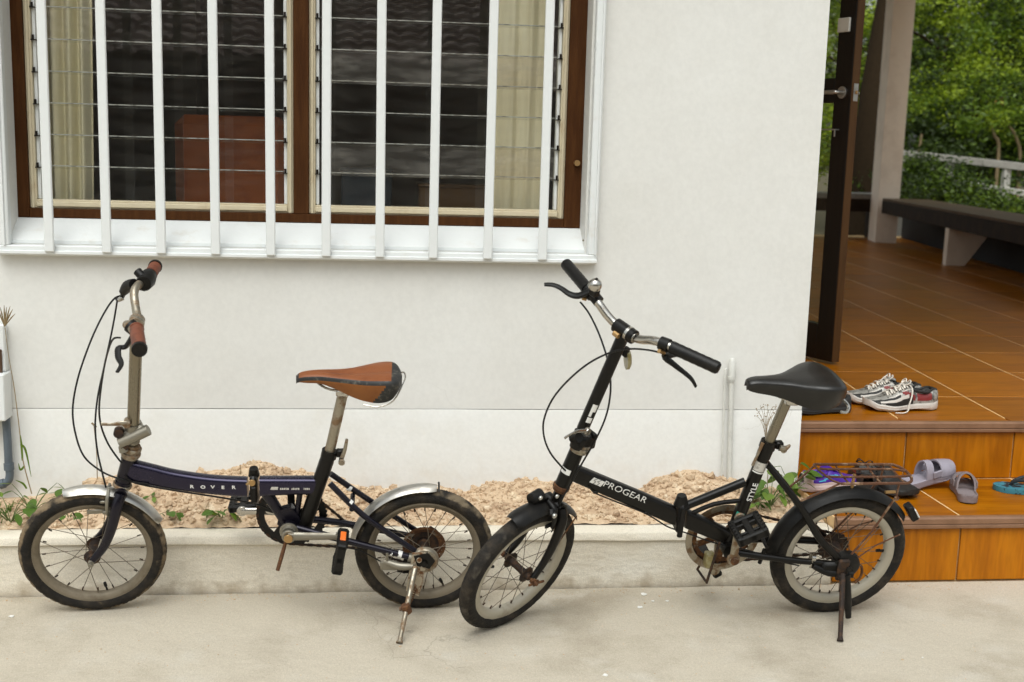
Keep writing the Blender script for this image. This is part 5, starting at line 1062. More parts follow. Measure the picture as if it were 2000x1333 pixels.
q = P(1466, 985, .0182); text_mesh('STYLE', .0225, M['white_decal'], 'lettering', B.root, P(1467, 980, .0186)+V(0, .0008, 0), td, V(td.z, 0, -td.x) if V(td.z, 0, -td.x).x > 0 else -V(td.z, 0, -td.x), spacing=1.05, sx=.95, bold=.0003)
def wrap(B, c, ax, r, h, a0, a1, m, name='sticker', steer=False, th=.0008, on=None):
    if on is not None: c = on+ax*(c-on).dot(ax)
    b = MB(); ax = ax.normalized(); u = V(0, 1, 0); v = ax.cross(u); rings = []
    for i in range(9):
        a = R(a0+(a1-a0)*i/8); d = u*math.cos(a)+v*math.sin(a); rings.append([c-ax*h/2+d*(r+th), c+ax*h/2+d*(r+th)])
    b.loft(rings, closed_ring=False, caps=False); return B.part(name, b, m, steer, fix=False)
wrap(B, X0(P(1480, 907)), td, .0187, .028, -70, 60, M['silver_decal'], on=BB); wrap(B, X0(P(1477, 918)), td, .0187, .004, -70, 60, M['white_decal'], on=BB)
wrap(B, X0(P(1432, 1000)), td, .0187, .020, -60, 10, M['teal_sticker'], on=BB); wrap(B, X0(P(1435, 1010)), td, .0187, .008, -20, 70, M['silver_decal'], on=BB)
wrap(B, X0(P(1102, 915)), hd, .0207, .016, -80, 0, M['white_decal'], on=hB)
# headset, stem
b = MB(); 
for z_, r_ in ((.002, .024), (.011, .028), (.020, .025)): b.disc(hT+hd*z_, hd, r_, .010, 24)
B.part('headset', b, M['rusty_chrome'], True); b = MB(); b.disc(hB-hd*.006, hd, .024, .012, 24); b.disc(hB-hd*.016, hd, .020, .008, 24); B.part('headset_cup', b, M['rust'])
cT = V(.735, 0, .930); cB = X0(S(1138, 838, 0)); cd = (cT-cB).normalized()
b = MB(); b.tube([cB, cT], .0165, 18); B.part('riser', b, M['black_paint'], True)
b = MB(); q = S(1133, 856, 0); b.tube([q-cd*.030, q+cd*.018], [.019, .023], 16); b.box(q+V(-.012, .006, -.004), (.058, .040, .034), axes=(V(.93, 0, .36), V(0, 1, 0), V(-.36, 0, .93)), bev=.007); b.tube([q+V(.03, 0, .012), q+V(.03, .02, .030)], .014, 12); b.box(q+V(-.036, .010, -.012), (.014, .03, .05), bev=.004); B.part('folding_clamp', b, M['black_paint'], True)
b = MB(); b.tube([S(1145, 842, .03), S(1128, 843, .036), S(1112, 850, .040), S(1103, 856, .040)], [.0065, .0055, .0045, .0055], 10, smooth=5, flat=(1, .5, (0, 1, 0))); b.disc(S(1147, 843, .03), (0, 1, 0), .011, .010); B.part('quick_release_lever', b, M['chrome'], True)
for (x, y, w_, h_) in ((1160, 792, .010, .022), (1157, 803, .006, .016), (1150, 815, .013, .016)): 
    wrap(B, X0(S(x, y, 0)), cd, .0166, h_, -58, -10 if w_ > .008 else -34, M['white_decal'], steer=True, on=cB)
hb = [(.735, 0, .930), (.735, .035, .931), (.742, .065, .945), (.747, .10, .966), (.743, .135, .975), (.722, .20, .975), (.700, .272, .974)]
b = MB(); pts = [V(x, -y, z) for x, y, z in hb[:0:-1]]+[V(*h_) for h_ in hb]; b.tube(pts, .0115, 16, smooth=6); B.part('handlebar', b, M['chrome'], True)
b = MB(); b.tube([V(.735, -.032, .930), V(.735, .032, .930)], .0195, 18); B.part('bar_clamp', b, M['black_paint'], True); b = MB(); b.tube([V(.735, .010, .930), V(.735, .018, .930)], .0203, 18); b.tube([V(.735, .033, .930), V(.735, .036, .930)], .0145, 16); B.part('bar_clamp_ring', b, M['chrome'], True)
b = MB(); q = S(1202, 653, -.01); b.tube([q+V(.0, -.006, 0), q+V(.0, .012, 0)], .007, 8); B.part('clamp_bolt', b, M['hinge_brass'], True)
for s in (1, -1):
    b = MB(); pa, pb = V(.7385, s*.150, .975), V(.700, s*.272, .974); b.tube([pa.lerp(pb, t/14) for t in range(15)]+[pb+(pb-pa).normalized()*.004], [.0158+.0007*(i % 2) for i in range(15)]+[.012], 18); B.part('grip', b, M['black_plastic'], True)
for s, pl in ((1, [(1326, 690, .13), (1300, 697, .145), (1316, 712, .165), (1335, 727, .185), (1350, 740, .20), (1359, 755, .212)]), (-1, [(1150, 570, -.13), (1130, 578, -.145), (1113, 575, -.165), (1095, 563, -.19), (1080, 557, -.21), (1063, 556, -.225)])):
    lever(B, s, [S(*q) for q in pl], [.012, .0115, .0095, .008, .0075, .0062], M['black_plastic'], [V(.745, s*.122, .972), V(.740, s*.146, .975)], .0175)
b = MB(); b.tube([S(1297, 690, .14), S(1287, 686, .14)], .005, 8); b.tube([S(1138, 583, -.14), S(1145, 585, -.13)], .005, 8); B.part('barrel_adjuster', b, M['hinge_brass'], True)
bc = S(1163, 556, -.105); b = MB(); b.lathe([(.001, .015), (.006, .0145), (.013, .010), (.0175, .002), (.0182, -.006), (.017, -.011), (.001, -.0105)], bc, (-.1, .25, 1), 24); bell = B.part('bell', b, M['chrome'], True)
b = MB(); b.disc(bc+V(0, 0, .016), (0, 0, 1), .004, .004, 10); b.box(bc+V(0, .002, -.022), (.022, .026, .022), bev=.004); b.tube([V(.744, -.098, .966), V(.744, -.122, .974)], .0155, 14); B.part('bell_mount', b, M['black_plastic'], True, parent=bell)
rq = S(1219, 700, -.0); ab = (cT-cB).normalized(); b = MB(); b.lathe([(.001, .010), (.018, .009), (.024, .004), (.024, -.003), (.001, -.003)], (0, 0, 0), (0, 0, 1), 24)
b.xf(lambda p: V(p.x*1.0, p.y*.95, p.z)); nrm = V(-.85, .50, .15).normalized(); upv = ab; sx_ = upv.cross(nrm).normalized(); upv = nrm.cross(sx_)
b.xf(lambda p: rq+V(-.004, .006, 0)+sx_*p.y+upv*p.x*1.25+nrm*p.z); B.part('reflector', b, M['amber'], True); b = MB(); b.box(rq+V(.004, .004, .024), (.014, .016, .03), bev=.003); B.part('reflector_bracket', b, M['black_plastic'], True)
# cables
cable(B, [(1289, 689, .14), (1265, 684, .13), (1232, 682, .1), (1195, 688, .07), (1150, 710, .05), (1108, 745, .04), (1078, 782, .03), (1062, 822, .03), (1063, 855, .02), (1075, 885, .02), (1095, 910, .02), (1105, 920, .015)])
cable(B, [(1133, 590, -.14), (1150, 612, -.12), (1168, 648, -.07), (1183, 690, -.02), (1191, 725, .02), (1192, 770, .03), (1183, 815, .03), (1163, 860, .03), (1140, 900, .03), (1115, 945, .03), (1098, 975, .03), (1092, 990, .03)])
cable(B, [(1150, 950, .02), (1162, 963, .016), (1200, 979, .016), (1260, 1003, .016), (1300, 1027, .018), (1320, 1035, .022), (1345, 1043, .020), (1400, 1062, .02), (1460, 1075, .03), (1520, 1096, .045), (1560, 1105, .05)], .0022)
b = MB(); b.tube([P(1092, 985, .03), P(1097, 972, .03)], .005, 8); b.box(P(1163, 961, .012), (.014, .012, .008), bev=.002); b.box(P(1262, 1001, .012), (.014, .012, .008), bev=.002); B.part('cable_stop', b, M['black_plastic'])
# fork, front brake, fender
b = MB(); 
for s in (1, -1): b.tube([V(.862, s*.028, .398), V(.872, s*.046, .368), V(.893, s*.051, .300), V(.920, s*.053, .245), V(.955, s*.056, .2083)], [.0145, .0145, .0125, .0105, .009], 14, smooth=4)
b.tube([V(.862, -.032, .398), V(.862, .032, .398)], .0175, 14); b.tube([V(.862, 0, .398), X0(B.base+B.ri@(hB-B.base))], .0165, 14); B.part('fork', b, M['black_paint'], True)
b = MB(); 
for s in (1, -1): b.disc(V(B.L, s*.062, B.Rw), (0, 1, 0), .010, .011, 6); b.tube([V(B.L, s*.05, B.Rw), V(B.L, s*.080, B.Rw)], .0048, 8)
b.disc(V(B.L-.006, .068, B.Rw-.006), (0, 1, 0), .012, .003, 8); b.tube([V(B.L+.02, .068, B.Rw), V(B.L-.04, .066, B.Rw-.02)], .004, 6); B.part('axle_nut', b, M['rust'], True)
B.part('front_fender', ring_arc(B, fc, B.Rw+.018, Fang(B, 1003, 1005, .01), 150, .031, .015, taper=.2), M['black_fender'], True)
b = MB(); 
for s in (1, -1): b.tube([V(B.L-.01, s*.062, B.Rw), V(B.L-.10, s*.045, B.Rw+.09), V(B.L-.165, s*.031, B.Rw+.135)], .0022, 6, smooth=3)
B.part('fender_stay', b, M['rust'], True)
b = MB(); q = V(.895, 0, .412)
for s in (1, -1): b.tube([q+V(0, s*.004, .012), q+V(.004, s*.034, .006), q+V(.004, s*.041, -.03), q+V(-.004, s*.034, -.062)], [.008, .008, .007, .006], 10, smooth=3); b.box(q+V(-.006, s*.025, -.058), (.042, .010, .011), bev=.003)
b.tube([q+V(.012, .030, .008), q+V(.018, .040, .0)], .009, 8); B.part('brake_caliper', b, M['black_plastic'], True)
b = MB(); b.tube([q+V(.01, -.02, .022), q+V(.045, -.02, .022)], [.020, .017], 16); b.disc(q+V(.046, -.02, .022), (1, 0, 0), .016, .004); B.part('front_lamp_housing', b, M['black_plastic'], True)
b = MB(); b.disc(S(1083, 1008, .055), (0, 1, 0), .0075, .006, 12); b.disc(S(1056, 973, .03), (0, 1, 0), .006, .005, 12); b.disc(S(1088, 970, .04), (0, 1, 0), .006, .005, 12); B.part('brake_bolt', b, M['steel'], True)
# rear fender, rack
B.part('rear_fender', ring_arc(B, rc, B.Rw+.018, 2, 143, .032, .016, ridge=.001), M['black_fender'])
rk = empty('rear_rack', parent=B.root)
def wire(pts, r=.0032, sub=4): b = MB(); b.tube(pts, r, 8, smooth=sub) if sub else b.tube(pts, r, 8); return b
zr = .474
wl = [V(.070, .028, zr+.002), V(.088, .050, zr), V(.03, .052, zr), V(-.12, .052, zr-.002), V(-.150, .046, zr-.004), V(-.166, .020, zr-.006), V(-.166, -.020, zr-.006), V(-.150, -.046, zr-.004), V(-.12, -.052, zr-.002), V(.03, -.052, zr), V(.088, -.050, zr), V(.10, -.028, zr+.006)]
b = MB(); b.tube([V(.062, .052, zr), V(-.11, .052, zr-.002), V(-.145, .047, zr-.003), V(-.162, .025, zr-.004), V(-.166, 0, zr-.005), V(-.162, -.025, zr-.004), V(-.145, -.047, zr-.003), V(-.11, -.052, zr-.002), V(.10, -.052, zr+.002)], .0042, 8, smooth=5)
b.tube([V(.062, .052, zr), V(.085, .038, zr+.004), V(.105, .0, zr+.010), V(.112, -.03, zr+.012), V(.10, -.052, zr+.002)], .0032, 8, smooth=4)
B.part('rack_frame', b, M['rack_wire'], parent=rk)
for yy in (-.022, .020): b = MB(); b.tube([V(.098, yy, zr+.006), V(.06, yy, zr+.003), V(-.11, yy, zr), V(-.160, yy*.6, zr-.002)], .0036, 8, smooth=4); B.part('rack_wire', b, M['rack_wire'], parent=rk)
for xx in (.035, -.06, -.13): b = MB(); b.tube([V(xx, .050, zr-.004), V(xx+.004, 0, zr-.003), V(xx, -.050, zr-.004)], .0028, 8, smooth=3); B.part('rack_crossbar', b, M['rack_wire'], parent=rk)
for q_ in ([V(.064, .050, zr), V(.12, .042, .437), V(.175, .036, .405)], [V(.10, -.050, zr), V(.14, -.042, .437), V(.178, -.036, .405)]): b = MB(); b.tube(q_, .003, 8, smooth=3); B.part('rack_front_stay', b, M['rack_wire'], parent=rk)
for s in (1, -1): b = MB(); b.tube([V(-.112, s*.050, zr-.003), V(-.112, s*.052, zr-.045), V(-.06, s*.058, .32), V(.004, s*.064, B.Rw+.02)], .0033, 8); b.disc(V(-.112, s*.055, zr-.05), (0, 1, 0), .007, .006); b.tube([V(-.155, s*.045, B.Rw+.09), V(-.08, s*.055, B.Rw+.06), V(.0, s*.066, B.Rw+.004)], .0022, 6); B.part('rack_stay', b, M['rack_wire'], parent=rk)
b = MB(); b.tube([V(.0, 0, B.Rw+.222), V(.0, 0, zr-.002)], .005, 8); b.tube([V(-.105, .052, zr-.03), V(-.075, .052, zr-.03)], .0045, 8); B.part('rack_bracket', b, M['hinge_brass'], parent=rk)
b = MB(); a_ = R(146); q = V((B.Rw+.022)*math.cos(a_), 0, B.Rw+(B.Rw+.022)*math.sin(a_)); tdv = V(-math.sin(a_), 0, math.cos(a_)); b.box(q+V(-.012, 0, .01), (.055, .034, .022), axes=(tdv, V(0, 1, 0), V(math.cos(a_), 0, math.sin(a_))), bev=.004); rl = B.part('rear_reflector_bracket', b, M['black_plastic'])
b = MB(); b.box(q+V(-.022, .010, .014), (.030, .020, .004), axes=(tdv, V(0, 1, 0), V(math.cos(a_), 0, math.sin(a_))), bev=.001); B.part('reflector', b, M['white_decal'], parent=rl, smooth=False)
# seat post, saddle
pT = X0(P(1536, 785)); b = MB(); b.tube([sT, pT], .0145, 18); b.tube([pT, pT+(pT-sT).normalized()*.03], .015, 12); B.part('seat_post', b, M['brushed'])
b = MB(); b.tube([sT-td*.012, sT+td*.010], .0228, 18); b.box(sT+V(-.030, .004, .0), (.022, .020, .022), bev=.003); B.part('seat_clamp', b, M['black_paint'])
b = MB(); b.tube([sT+V(-.028, .016, -.002), sT+V(-.044, .018, -.004), sT+V(-.058, .016, .006)], [.010, .008, .003], 10, smooth=4); b.disc(sT+V(-.04, .018, -.008), (0, 1, 0), .009, .010); B.part('clamp_bolt', b, M['rusty_chrome']); b = MB(); b.tube([sT+V(.022, .014, .012), sT+V(.030, .014, -.02), sT+V(.040, .012, -.06)], [.005, .004, .004], 8, smooth=4); B.part('quick_release_lever', b, M['rusty_chrome'])
sad = saddle(B, [(.368, .764, .010, .752, 0), (.362, .7735, .019, .748, 0), (.34, .779, .023, .742, 0), (.30, .780, .028, .736, 0), (.26, .782, .038, .727, .0), (.225, .787, .060, .718, .0), (.195, .793, .078, .714, .001), (.168, .796, .087, .714, .002), (.145, .795, .086, .717, .002), (.124, .790, .076, .722, .001), (.107, .781, .060, .728, 0), (.094, .769, .038, .736, 0), (.089, .756, .014, .744, 0)], [M['saddle_black']], lambda t, a: 0)
b = MB()
for s in (-1, 1): b.tube([V(.30, s*.010, .745), V(.26, s*.020, .725), V(.18, s*.022, .718), V(.115, s*.032, .735)], .0036, 8, smooth=4)
b.box(V(.235, 0, .718), (.04, .05, .026), bev=.004); b.tube([V(.10, .03, .73), V(.085, .045, .715), V(.092, .055, .702), V(.11, .06, .705)], .0045, 8, smooth=4); B.part('saddle_rails', b, M['chrome'], parent=sad)
# crank set
chainring(B, BB, -.050, .092, M['rust'], 5, .016, 44, a0=.9)
b = MB(); b.lathe([(.092, 0), (.106, .001), (.108, .003), (.106, .004), (.092, .003)], V(BB.x, -.044, BB.z), (0, 1, 0), 48); b.lathe([(.098, .0), (.112, .0), (.112, .0012), (.098, .0012)], V(BB.x, -.041, BB.z), (0, 1, 0), 48); B.part('chain_guard_ring', b, M['rusty_chrome'])
cN = V(BB.x, .060, BB.z-.004); nE = P(1446, 1016, .07); nE = cN+(nE-cN).normalized()*.14; nE.y = .068; crank(B, cN, nE, .015, .0105, M['rusty_chrome']); fE = V(2*BB.x-nE.x, -.072, 2*BB.z-nE.z); crank(B, V(BB.x, -.066, BB.z), fE, .015, .0105, M['rusty_chrome'])
b = MB(); b.disc(cN+V(0, .012, 0), (0, 1, 0), .012, .008, 14); B.part('crank_bolt', b, M['rust'])
pedal(B, V(nE.x-.004, .125, nE.z+.004), .07, .094, .090, .030, M['black_plastic'], (.90, 0, -.42)); pedal(B, V(fE.x, -.128, fE.z), -.07, .094, .085, .026, M['black_plastic'], (.55, 0, .83))
b = MB(); q = V(BB.x+.03, .0, BB.z-.02); f1 = P(1378, 1135, 0)
b.tube([P(1405, 1060, .02), f1+V(0, .01, 0)], .0042, 8); b.tube([P(1362, 1112, -.05), f1], .0038, 8); b.tube([P(1382, 1082, -.04), P(1362, 1112, -.05)], .0035, 8); B.part('prop_rod', b, M['rust_dark'])
b = MB(); q = P(1385, 1093, -.03); b.box(q, (.026, .03, .045), bev=.003); B.part('plate', b, M['amber'])
for k, (r_, y_) in enumerate(((.036, -.040), (.045, -.034))): chainring(B, V(0, 0, B.Rw), y_, r_, M['rust_dark'], 0, .02, 18, 'sprocket', th=.0025)
chainloop(B, -.050, BB, .092, V(0, 0, B.Rw), .034, M['rust_dark'])
b = MB(); b.lathe([(.001, .022), (.030, .022), (.040, .016), (.043, 0), (.040, -.006), (.001, -.006)], V(0, .050, B.Rw), (0, 1, 0), 32); b.box(V(.03, .062, B.Rw-.004), (.09, .020, .036), bev=.008); b.tube([V(.10, .058, .205), V(.05, .066, .185), V(-.02, .07, .18)], [.008, .012, .012], 10, smooth=3); b.disc(V(0, .078, B.Rw), (0, 1, 0), .010, .014, 6); B.part('hub_brake', b, M['black_plastic'])
b = MB(); p_ = V(.10, .052, .2195+.002); p_ = P(1587, 1090, .052); b.tube([p_+V(.006, 0, .0012), p_-V(.006, 0, .0012)], .0112, 12); b.tube([p_+V(0, .004, 0), p_+V(.004, .006, -.03)], .0035, 8); B.part('cable_clip', b, M['chrome'])
b = MB(); pl = [(-.03, .21), (-.052, .195), (-.055, .16), (-.04, .14)]; b.tube([V(x_, .058, z_) for x_, z_ in pl], .004, 8, smooth=3); B.part('brake_strap', b, M['rust'])
foot = B.tl(gz(1641, 1252, .004)); kp = P(1645, 1120, .078)
b = MB(); b.box(V(kp.x, .076, kp.z+.01), (.034, .012, .07), bev=.004); b.disc(V(kp.x+.004, .085, kp.z-.01), (0, 1, 0), .010, .010, 10); ks = B.part('kickstand', b, M['rust_dark'])
b = MB(); b.tube([V(kp.x, .082, kp.z), V(kp.x, .082, kp.z).lerp(foot, .5), foot.lerp(V(kp.x, .082, kp.z), .06), foot], [.0085, .0075, .0068, .0095], 12); B.part('leg', b, M['rust_dark'], parent=ks)
b = MB(); a_ = V(kp.x-.010, .090, kp.z+.002); e_ = B.tl(gz(1660, 1203, .06)); e_ = P(1657, 1207, .11); b.tube([a_, a_.lerp(e_, .6), e_], [.009, .0115, .009], 12, flat=(1, .6, (0, 1, 0))); B.part('pedal_arm', b, M['black_plastic'], parent=ks)
# ================================================================== SHOES ON THE STEPS
def outline(t, L, W):                                  # half widths (inner, outer) along a sole
    t = max(0, min(1, t)); w = W/2*(.74*math.sin(math.pi*min(1, max(0, t+.0))**.60)**.45 if t < .5 else (1.0*math.sin(math.pi*t**1.15)**.55 if t < 1 else 0))
    pts = [(0, .30), (.03, .52), (.10, .70), (.2, .74), (.35, .70), (.5, .76), (.65, .94), (.76, 1.0), (.86, .93), (.94, .70), (.98, .42), (1, .16)]
    for (a, x), (c, y) in zip(pts, pts[1:]):
        if a <= t <= c: return W/2*(x+(y-x)*(t-a)/(c-a))
    return W/2*.16
def curve(pts, t):
    for (a, x), (c, y) in zip(pts, pts[1:]):
        if a <= t <= c: k = (t-a)/(c-a); k = k*k*(3-2*k); return x+(y-x)*k
    return pts[-1][1]
def shoe(label, loc, rz, cols, L=.29, W=.105, roll=0.0, group=None, style='runner', laces=True, cat='shoe', loose=False, mirror=1):
    o = empty('shoe', loc, rz); o.rotation_euler = (roll, 0, rz); tag(o, label, cat, group)
    sole_m, body_m, dark_m, acc_m, lace_m = cols
    if style == 'swoosh' or (style == 'dark' and L < .27): o.scale = (1, 1, .80)
    N = 34; b = MB(); rings = []
    for i in range(N+1):
        t = i/N; x = -L/2+L*t; w = outline(t, L, W)*1.03; th = curve([(0, .030), (.3, .027), (.6, .020), (1, .024)], t); sp = curve([(0, .006), (.12, .001), (.62, .0), (.85, .006), (1, .022)], t); a = curve([(0, 0), (.38, .006), (.5, .006), (.65, 0), (1, 0)], t)
        ww = w*.90; rings.append([V(x, -ww, sp+a), V(x, ww, sp+a), V(x, w*1.03, sp+th*.35), V(x, w, sp+th*.55), V(x, w*1.02, sp+th*.8), V(x, w*.94, sp+th), V(x, -w*.94, sp+th), V(x, -w*1.02, sp+th*.8), V(x, -w, sp+th*.55), V(x, -w*1.03, sp+th*.35)])
    b.loft(rings); b.build('sole', sole_m, o, angle=45)
    b = MB(); rings = []; K = 28
    top = [(0, .078), (.08, .083), (.2, .072), (.33, .078), (.42, .092), (.52, .083), (.68, .062), (.82, .050), (.93, .044), (1, .034)]
    for i in range(N+1):
        t = .01+.975*i/N; x = -L/2+L*t; w = outline(t, L, W)*.95; z0 = curve([(0, .030), (.3, .025), (.6, .019), (.85, .026), (1, .040)], t); zt = curve(top, t); row = []
        op = 1 if .07 < t < .40 else 0; opw = .52*math.sin(math.pi*min(1, max(0, (t-.05)/.37)))**.5 if .05 < t < .42 else 0
        for k in range(K+1):
            u = -1+2*k/K; a = u*math.pi/2
            yy = w*math.sin(a)*(1.0 if abs(u) > .8 else (1-.10*(1-abs(u)/.8))); hh = (zt-z0)*max(0, math.cos(a))**(.62 if t < .55 else .75); zz = z0+hh
            if abs(u) < opw*.62: zz = max(z0+.008, zz-.034*min(1, (opw*.62-abs(u))/.10))
            row.append(V(x, yy, zz+noise.noise(V(x*60, yy*60, 3))*.0012))
        rings.append(row)
    def reg(i, k):
        t = .01+.975*i/N; u = -1+2*(k+.5)/K; au = abs(u); opw = .52*math.sin(math.pi*min(1, max(0, (t-.05)/.37)))**.5 if .05 < t < .42 else 0
        if au < opw*.72: return 1
        if style == 'runner':
            if t > .93: return 1
            if t > .84 and au > .55: return 1
            if .42 < t < .86 and abs(au-.80) < .055: return 3
            if .36 < t < .7 and abs(au-(.45+.3*(t-.36))) < .035: return 3
            if t < .10 and au < .45: return 1
            if au > .82 and .38 < t < .78: return 1
            s_ = (t-.15)/.45
            if .12 < t < .32 and .60 < au < .93: return 2
            if .33 < t < .52 and abs(au-(.95-.75*(t-.30)/.22*.6)) < .09: return 2
            if .55 < t < .9 and abs(au-.62) < .06: return 1
        elif style == 'swoosh':
            if t < .12: return 3
            if .18 < t < .62 and abs(au-(.86-.9*(t-.18)**1.1)) < .065-.06*abs(t-.35)/.27: return 2
            if au > .95: return 3
        elif style == 'dark':
            if .3 < t < .5 and .55 < au < .8: return 2
        return 0
    b.loft(rings, closed_ring=False, caps=False, mi=reg); 
    b.build('upper', [body_m, dark_m, acc_m, sole_m], o, angle=70)
    b = MB(); rr = [[V(-L/2+L*t, y*.020, curve([(.30, .050), (.36, .098), (.42, .104), (.5, .090), (.62, .070)], t)-abs(y)**2*.006) for y in (-1, -.5, 0, .5, 1)] for t in (.32, .36, .40, .44, .5, .56, .62)]
    b.loft(rr, closed_ring=False, caps=False); bb_ = MB(); bb_.loft([[p-V(0, 0, .003) for p in r_] for r_ in rr], closed_ring=False, caps=False); b.add(bb_.v, bb_.f); b.build('tongue', dark_m if style != 'runner' else body_m, o, angle=80)
    b = MB(); ring_ = []
    for i in range(25):
        a = 2*math.pi*i/24; ring_.append(V(-L/2+L*(.235+.165*math.cos(a)), W*.30*math.sin(a), curve(top, .235+.165*math.cos(a))-.004))
    b.tube(ring_[:-1], .0052, 8, closed=True); b.build('collar', dark_m, o)
    if laces:
        b = MB(); 
        for k in range(5):
            t = .45+.055*k; z = curve(top, t)+.003; x = -L/2+L*t; y = .021-.001*k
            b.tube([V(x, -y-.006, z-.008), V(x+.004, -y*.5, z), V(x+.010, y*.5, z), V(x+.012, y+.006, z-.008)], .0024, 6, smooth=3, flat=(1.5, .7, (0, 0, 1))); b.tube([V(x, y+.006, z-.008), V(x+.004, y*.5, z+.001), V(x+.010, -y*.5, z+.001), V(x+.012, -y-.006, z-.008)], .0024, 6, smooth=3)
        x = -L/2+L*.43; z = curve(top, .43)+.006
        for s in (-1, 1): b.tube([V(x, 0, z), V(x-.006, s*.014, z+.014), V(x-.002, s*.026, z+.008), V(x+.008, s*.020, z-.002), V(x, 0, z)], .0022, 6, smooth=4); 
        b.tube([V(x, 0, z), V(x+.02, s*.018, z+.012), V(x+.045, s*.022, z-.012)], .0022, 6, smooth=4)
        b.build('laces', lace_m, o)
        if loose: b = MB(); b.tube([V(x, 0, z), V(x-.004, -mirror*.038, z-.012), V(x+.004, -mirror*.052, z-.045), V(x+.014, -mirror*.058, .03), V(x+.022, -mirror*.066, .008), V(x+.045, -mirror*.078, .003), V(x+.075, -mirror*.074, .003)], .0026, 6, smooth=5); b.build('loose_lace', lace_m, o)
    return o
pk = lambda px, py, z: gz(px, py, z)
RUN = (M['shoe_white'], M['silver_mesh'], M['shoe_black'], M['shoe_red'], M['lace'])
p = pk(1762, 806, ZT2); shoe('silver and red running shoe with a loose white lace, nearer of its pair', (p.x+.012, p.y+.052, ZT2+.001), R(184), RUN, roll=0, group='running shoes on the top step', loose=True, mirror=-1)
shoe('silver running shoe behind the one with the loose lace on the top step', (p.x-.012, p.y+.150, ZT2+.001), R(176), RUN, group='running shoes on the top step')
BL = (M['shoe_black'],)*5
p = pk(1612, 812, ZT2); shoe('plain black shoe under the black bicycle saddle beside the house corner', (p.x-.015, p.y+.045, ZT2+.001), R(188), BL, L=.26, W=.095, style='dark', laces=False)
PU = (M['pink_grey'], M['purple'], M['purple'], M['teal'], M['purple'])
p = pk(1618, 966, ZT1); shoe('purple trainer with a pale sole and a light blue stripe behind the rusty rack', (p.x+.035, p.y+.07, ZT1+.001), R(14), PU, L=.25, W=.095, style='swoosh', laces=False)
DR = (M['shoe_black'], M['rust_dark'], M['shoe_black'], M['shoe_red'], M['shoe_black'])
p = pk(1712, 965, ZT1); shoe('dark maroon shoe with a red patch between the purple trainers and the black shoe', (p.x+.0, p.y+.12, ZT1+.001), R(75), DR, L=.24, W=.10, style='dark')
p = pk(1768, 978, ZT1); shoe('chunky black shoe at the right end of the rusty rack', (p.x-.01, p.y+.12, ZT1+.001), R(-72), BL, L=.25, W=.11, style='dark', laces=False)
def slide(label, loc, rot, m, m2, L=.235, W=.088, group=None):
    o = empty('slide_sandal', loc); o.rotation_euler = rot; tag(o, label, 'sandal', group); b = MB(); rings = []; N = 30
    for i in range(N+1):
        t = i/N; x = -L/2+L*t; w = outline(t, L, W); sp = curve([(0, .004), (.1, 0), (.7, 0), (1, .012)], t); th = curve([(0, .027), (.4, .024), (.8, .018), (1, .016)], t)
        rings.append([V(x, -w*.92, sp), V(x, w*.92, sp), V(x, w, sp+th*.25), V(x, w*.97, sp+th*.45), V(x, w, sp+th*.6), V(x, w*.99, sp+th), V(x, w*.86, sp+th+.002), V(x, w*.80, sp+th-.003), V(x, -w*.80, sp+th-.003), V(x, -w*.86, sp+th+.002), V(x, -w*.99, sp+th), V(x, -w, sp+th*.6), V(x, -w*.97, sp+th*.45), V(x, -w, sp+th*.25)])
    b.loft(rings); b.build('sole', m, o, angle=40)
    for (ta, tb, h0, h1) in ((.38, .50, .062, .056), (.62, .90, .048, .030)):
        b = MB(); r0 = []; 
        for i in range(7):
            t = ta+(tb-ta)*i/6; x = -L/2+L*t; w = outline(t, L, W); h = h0+(h1-h0)*i/6; row = []
            for k in range(17): a = math.pi*k/16; row.append(V(x+.012*math.sin(a), -w*1.02*math.cos(a), .022+h*math.sin(a)**.8))
            for k in range(16, -1, -1): a = math.pi*k/16; row.append(V(x+.012*math.sin(a), -(w*1.02-.006)*math.cos(a), .022+(h-.006)*math.sin(a)**.8))
            r0.append(row)
        b.loft(r0); b.build('strap', m2, o, angle=50)
    for s in (-1, 1):
        b = MB(); x = -L/2+L*.57; w = outline(.57, L, W); b.box((x, s*w*.98, .036), (L*.16, .007, .026), bev=.003); b.build('strap_web', m2, o, smooth=False)
    return o
p = pk(1880, 970, ZT1); slide('grey slide sandal with a ribbed sole pointing at the viewer on the lower step', (2.000, .245, ZT1+.001), (0, 0, R(69)), M['slide_grey'], M['slide_grey'], group='slide sandals on the lower step')
slide('lilac slide sandal tipped up against the grey one on the lower step', (1.905, .335, ZT1+.022), (R(6), R(-11), R(17)), M['slide_lilac'], M['slide_lilac'], group='slide sandals on the lower step')
p = pk(1993, 975, ZT1); o = empty('flip_flop', (p.x+.085, p.y+.07, ZT1+.001), R(158)); tag(o, 'teal patterned flip-flop cut by the right edge on the lower step', 'sandal')
b = MB(); rings = []
for i in range(25):
    t = i/24; x = -.13+.26*t; w = outline(t, .26, .095); rings.append([V(x, -w, 0), V(x, w, 0), V(x, w*1.02, .010), V(x, w, .018), V(x, -w, .018), V(x, -w*1.02, .010)])
b.loft(rings); b.build('sole', mat('teal_pattern_foam', (.04, .20, .26), .6, col2=(.01, .02, .03), scale=38, lo=.5, hi=.56), o, angle=40)
for s in (-1, 1): b = MB(); b.tube([V(.075, 0, .018), V(.062, s*.006, .035), V(.02, s*.03, .045), V(-.035, s*.044, .016)], [.005, .006, .006, .006], 8, smooth=4); b.build('strap', M['flip_dark'], o)
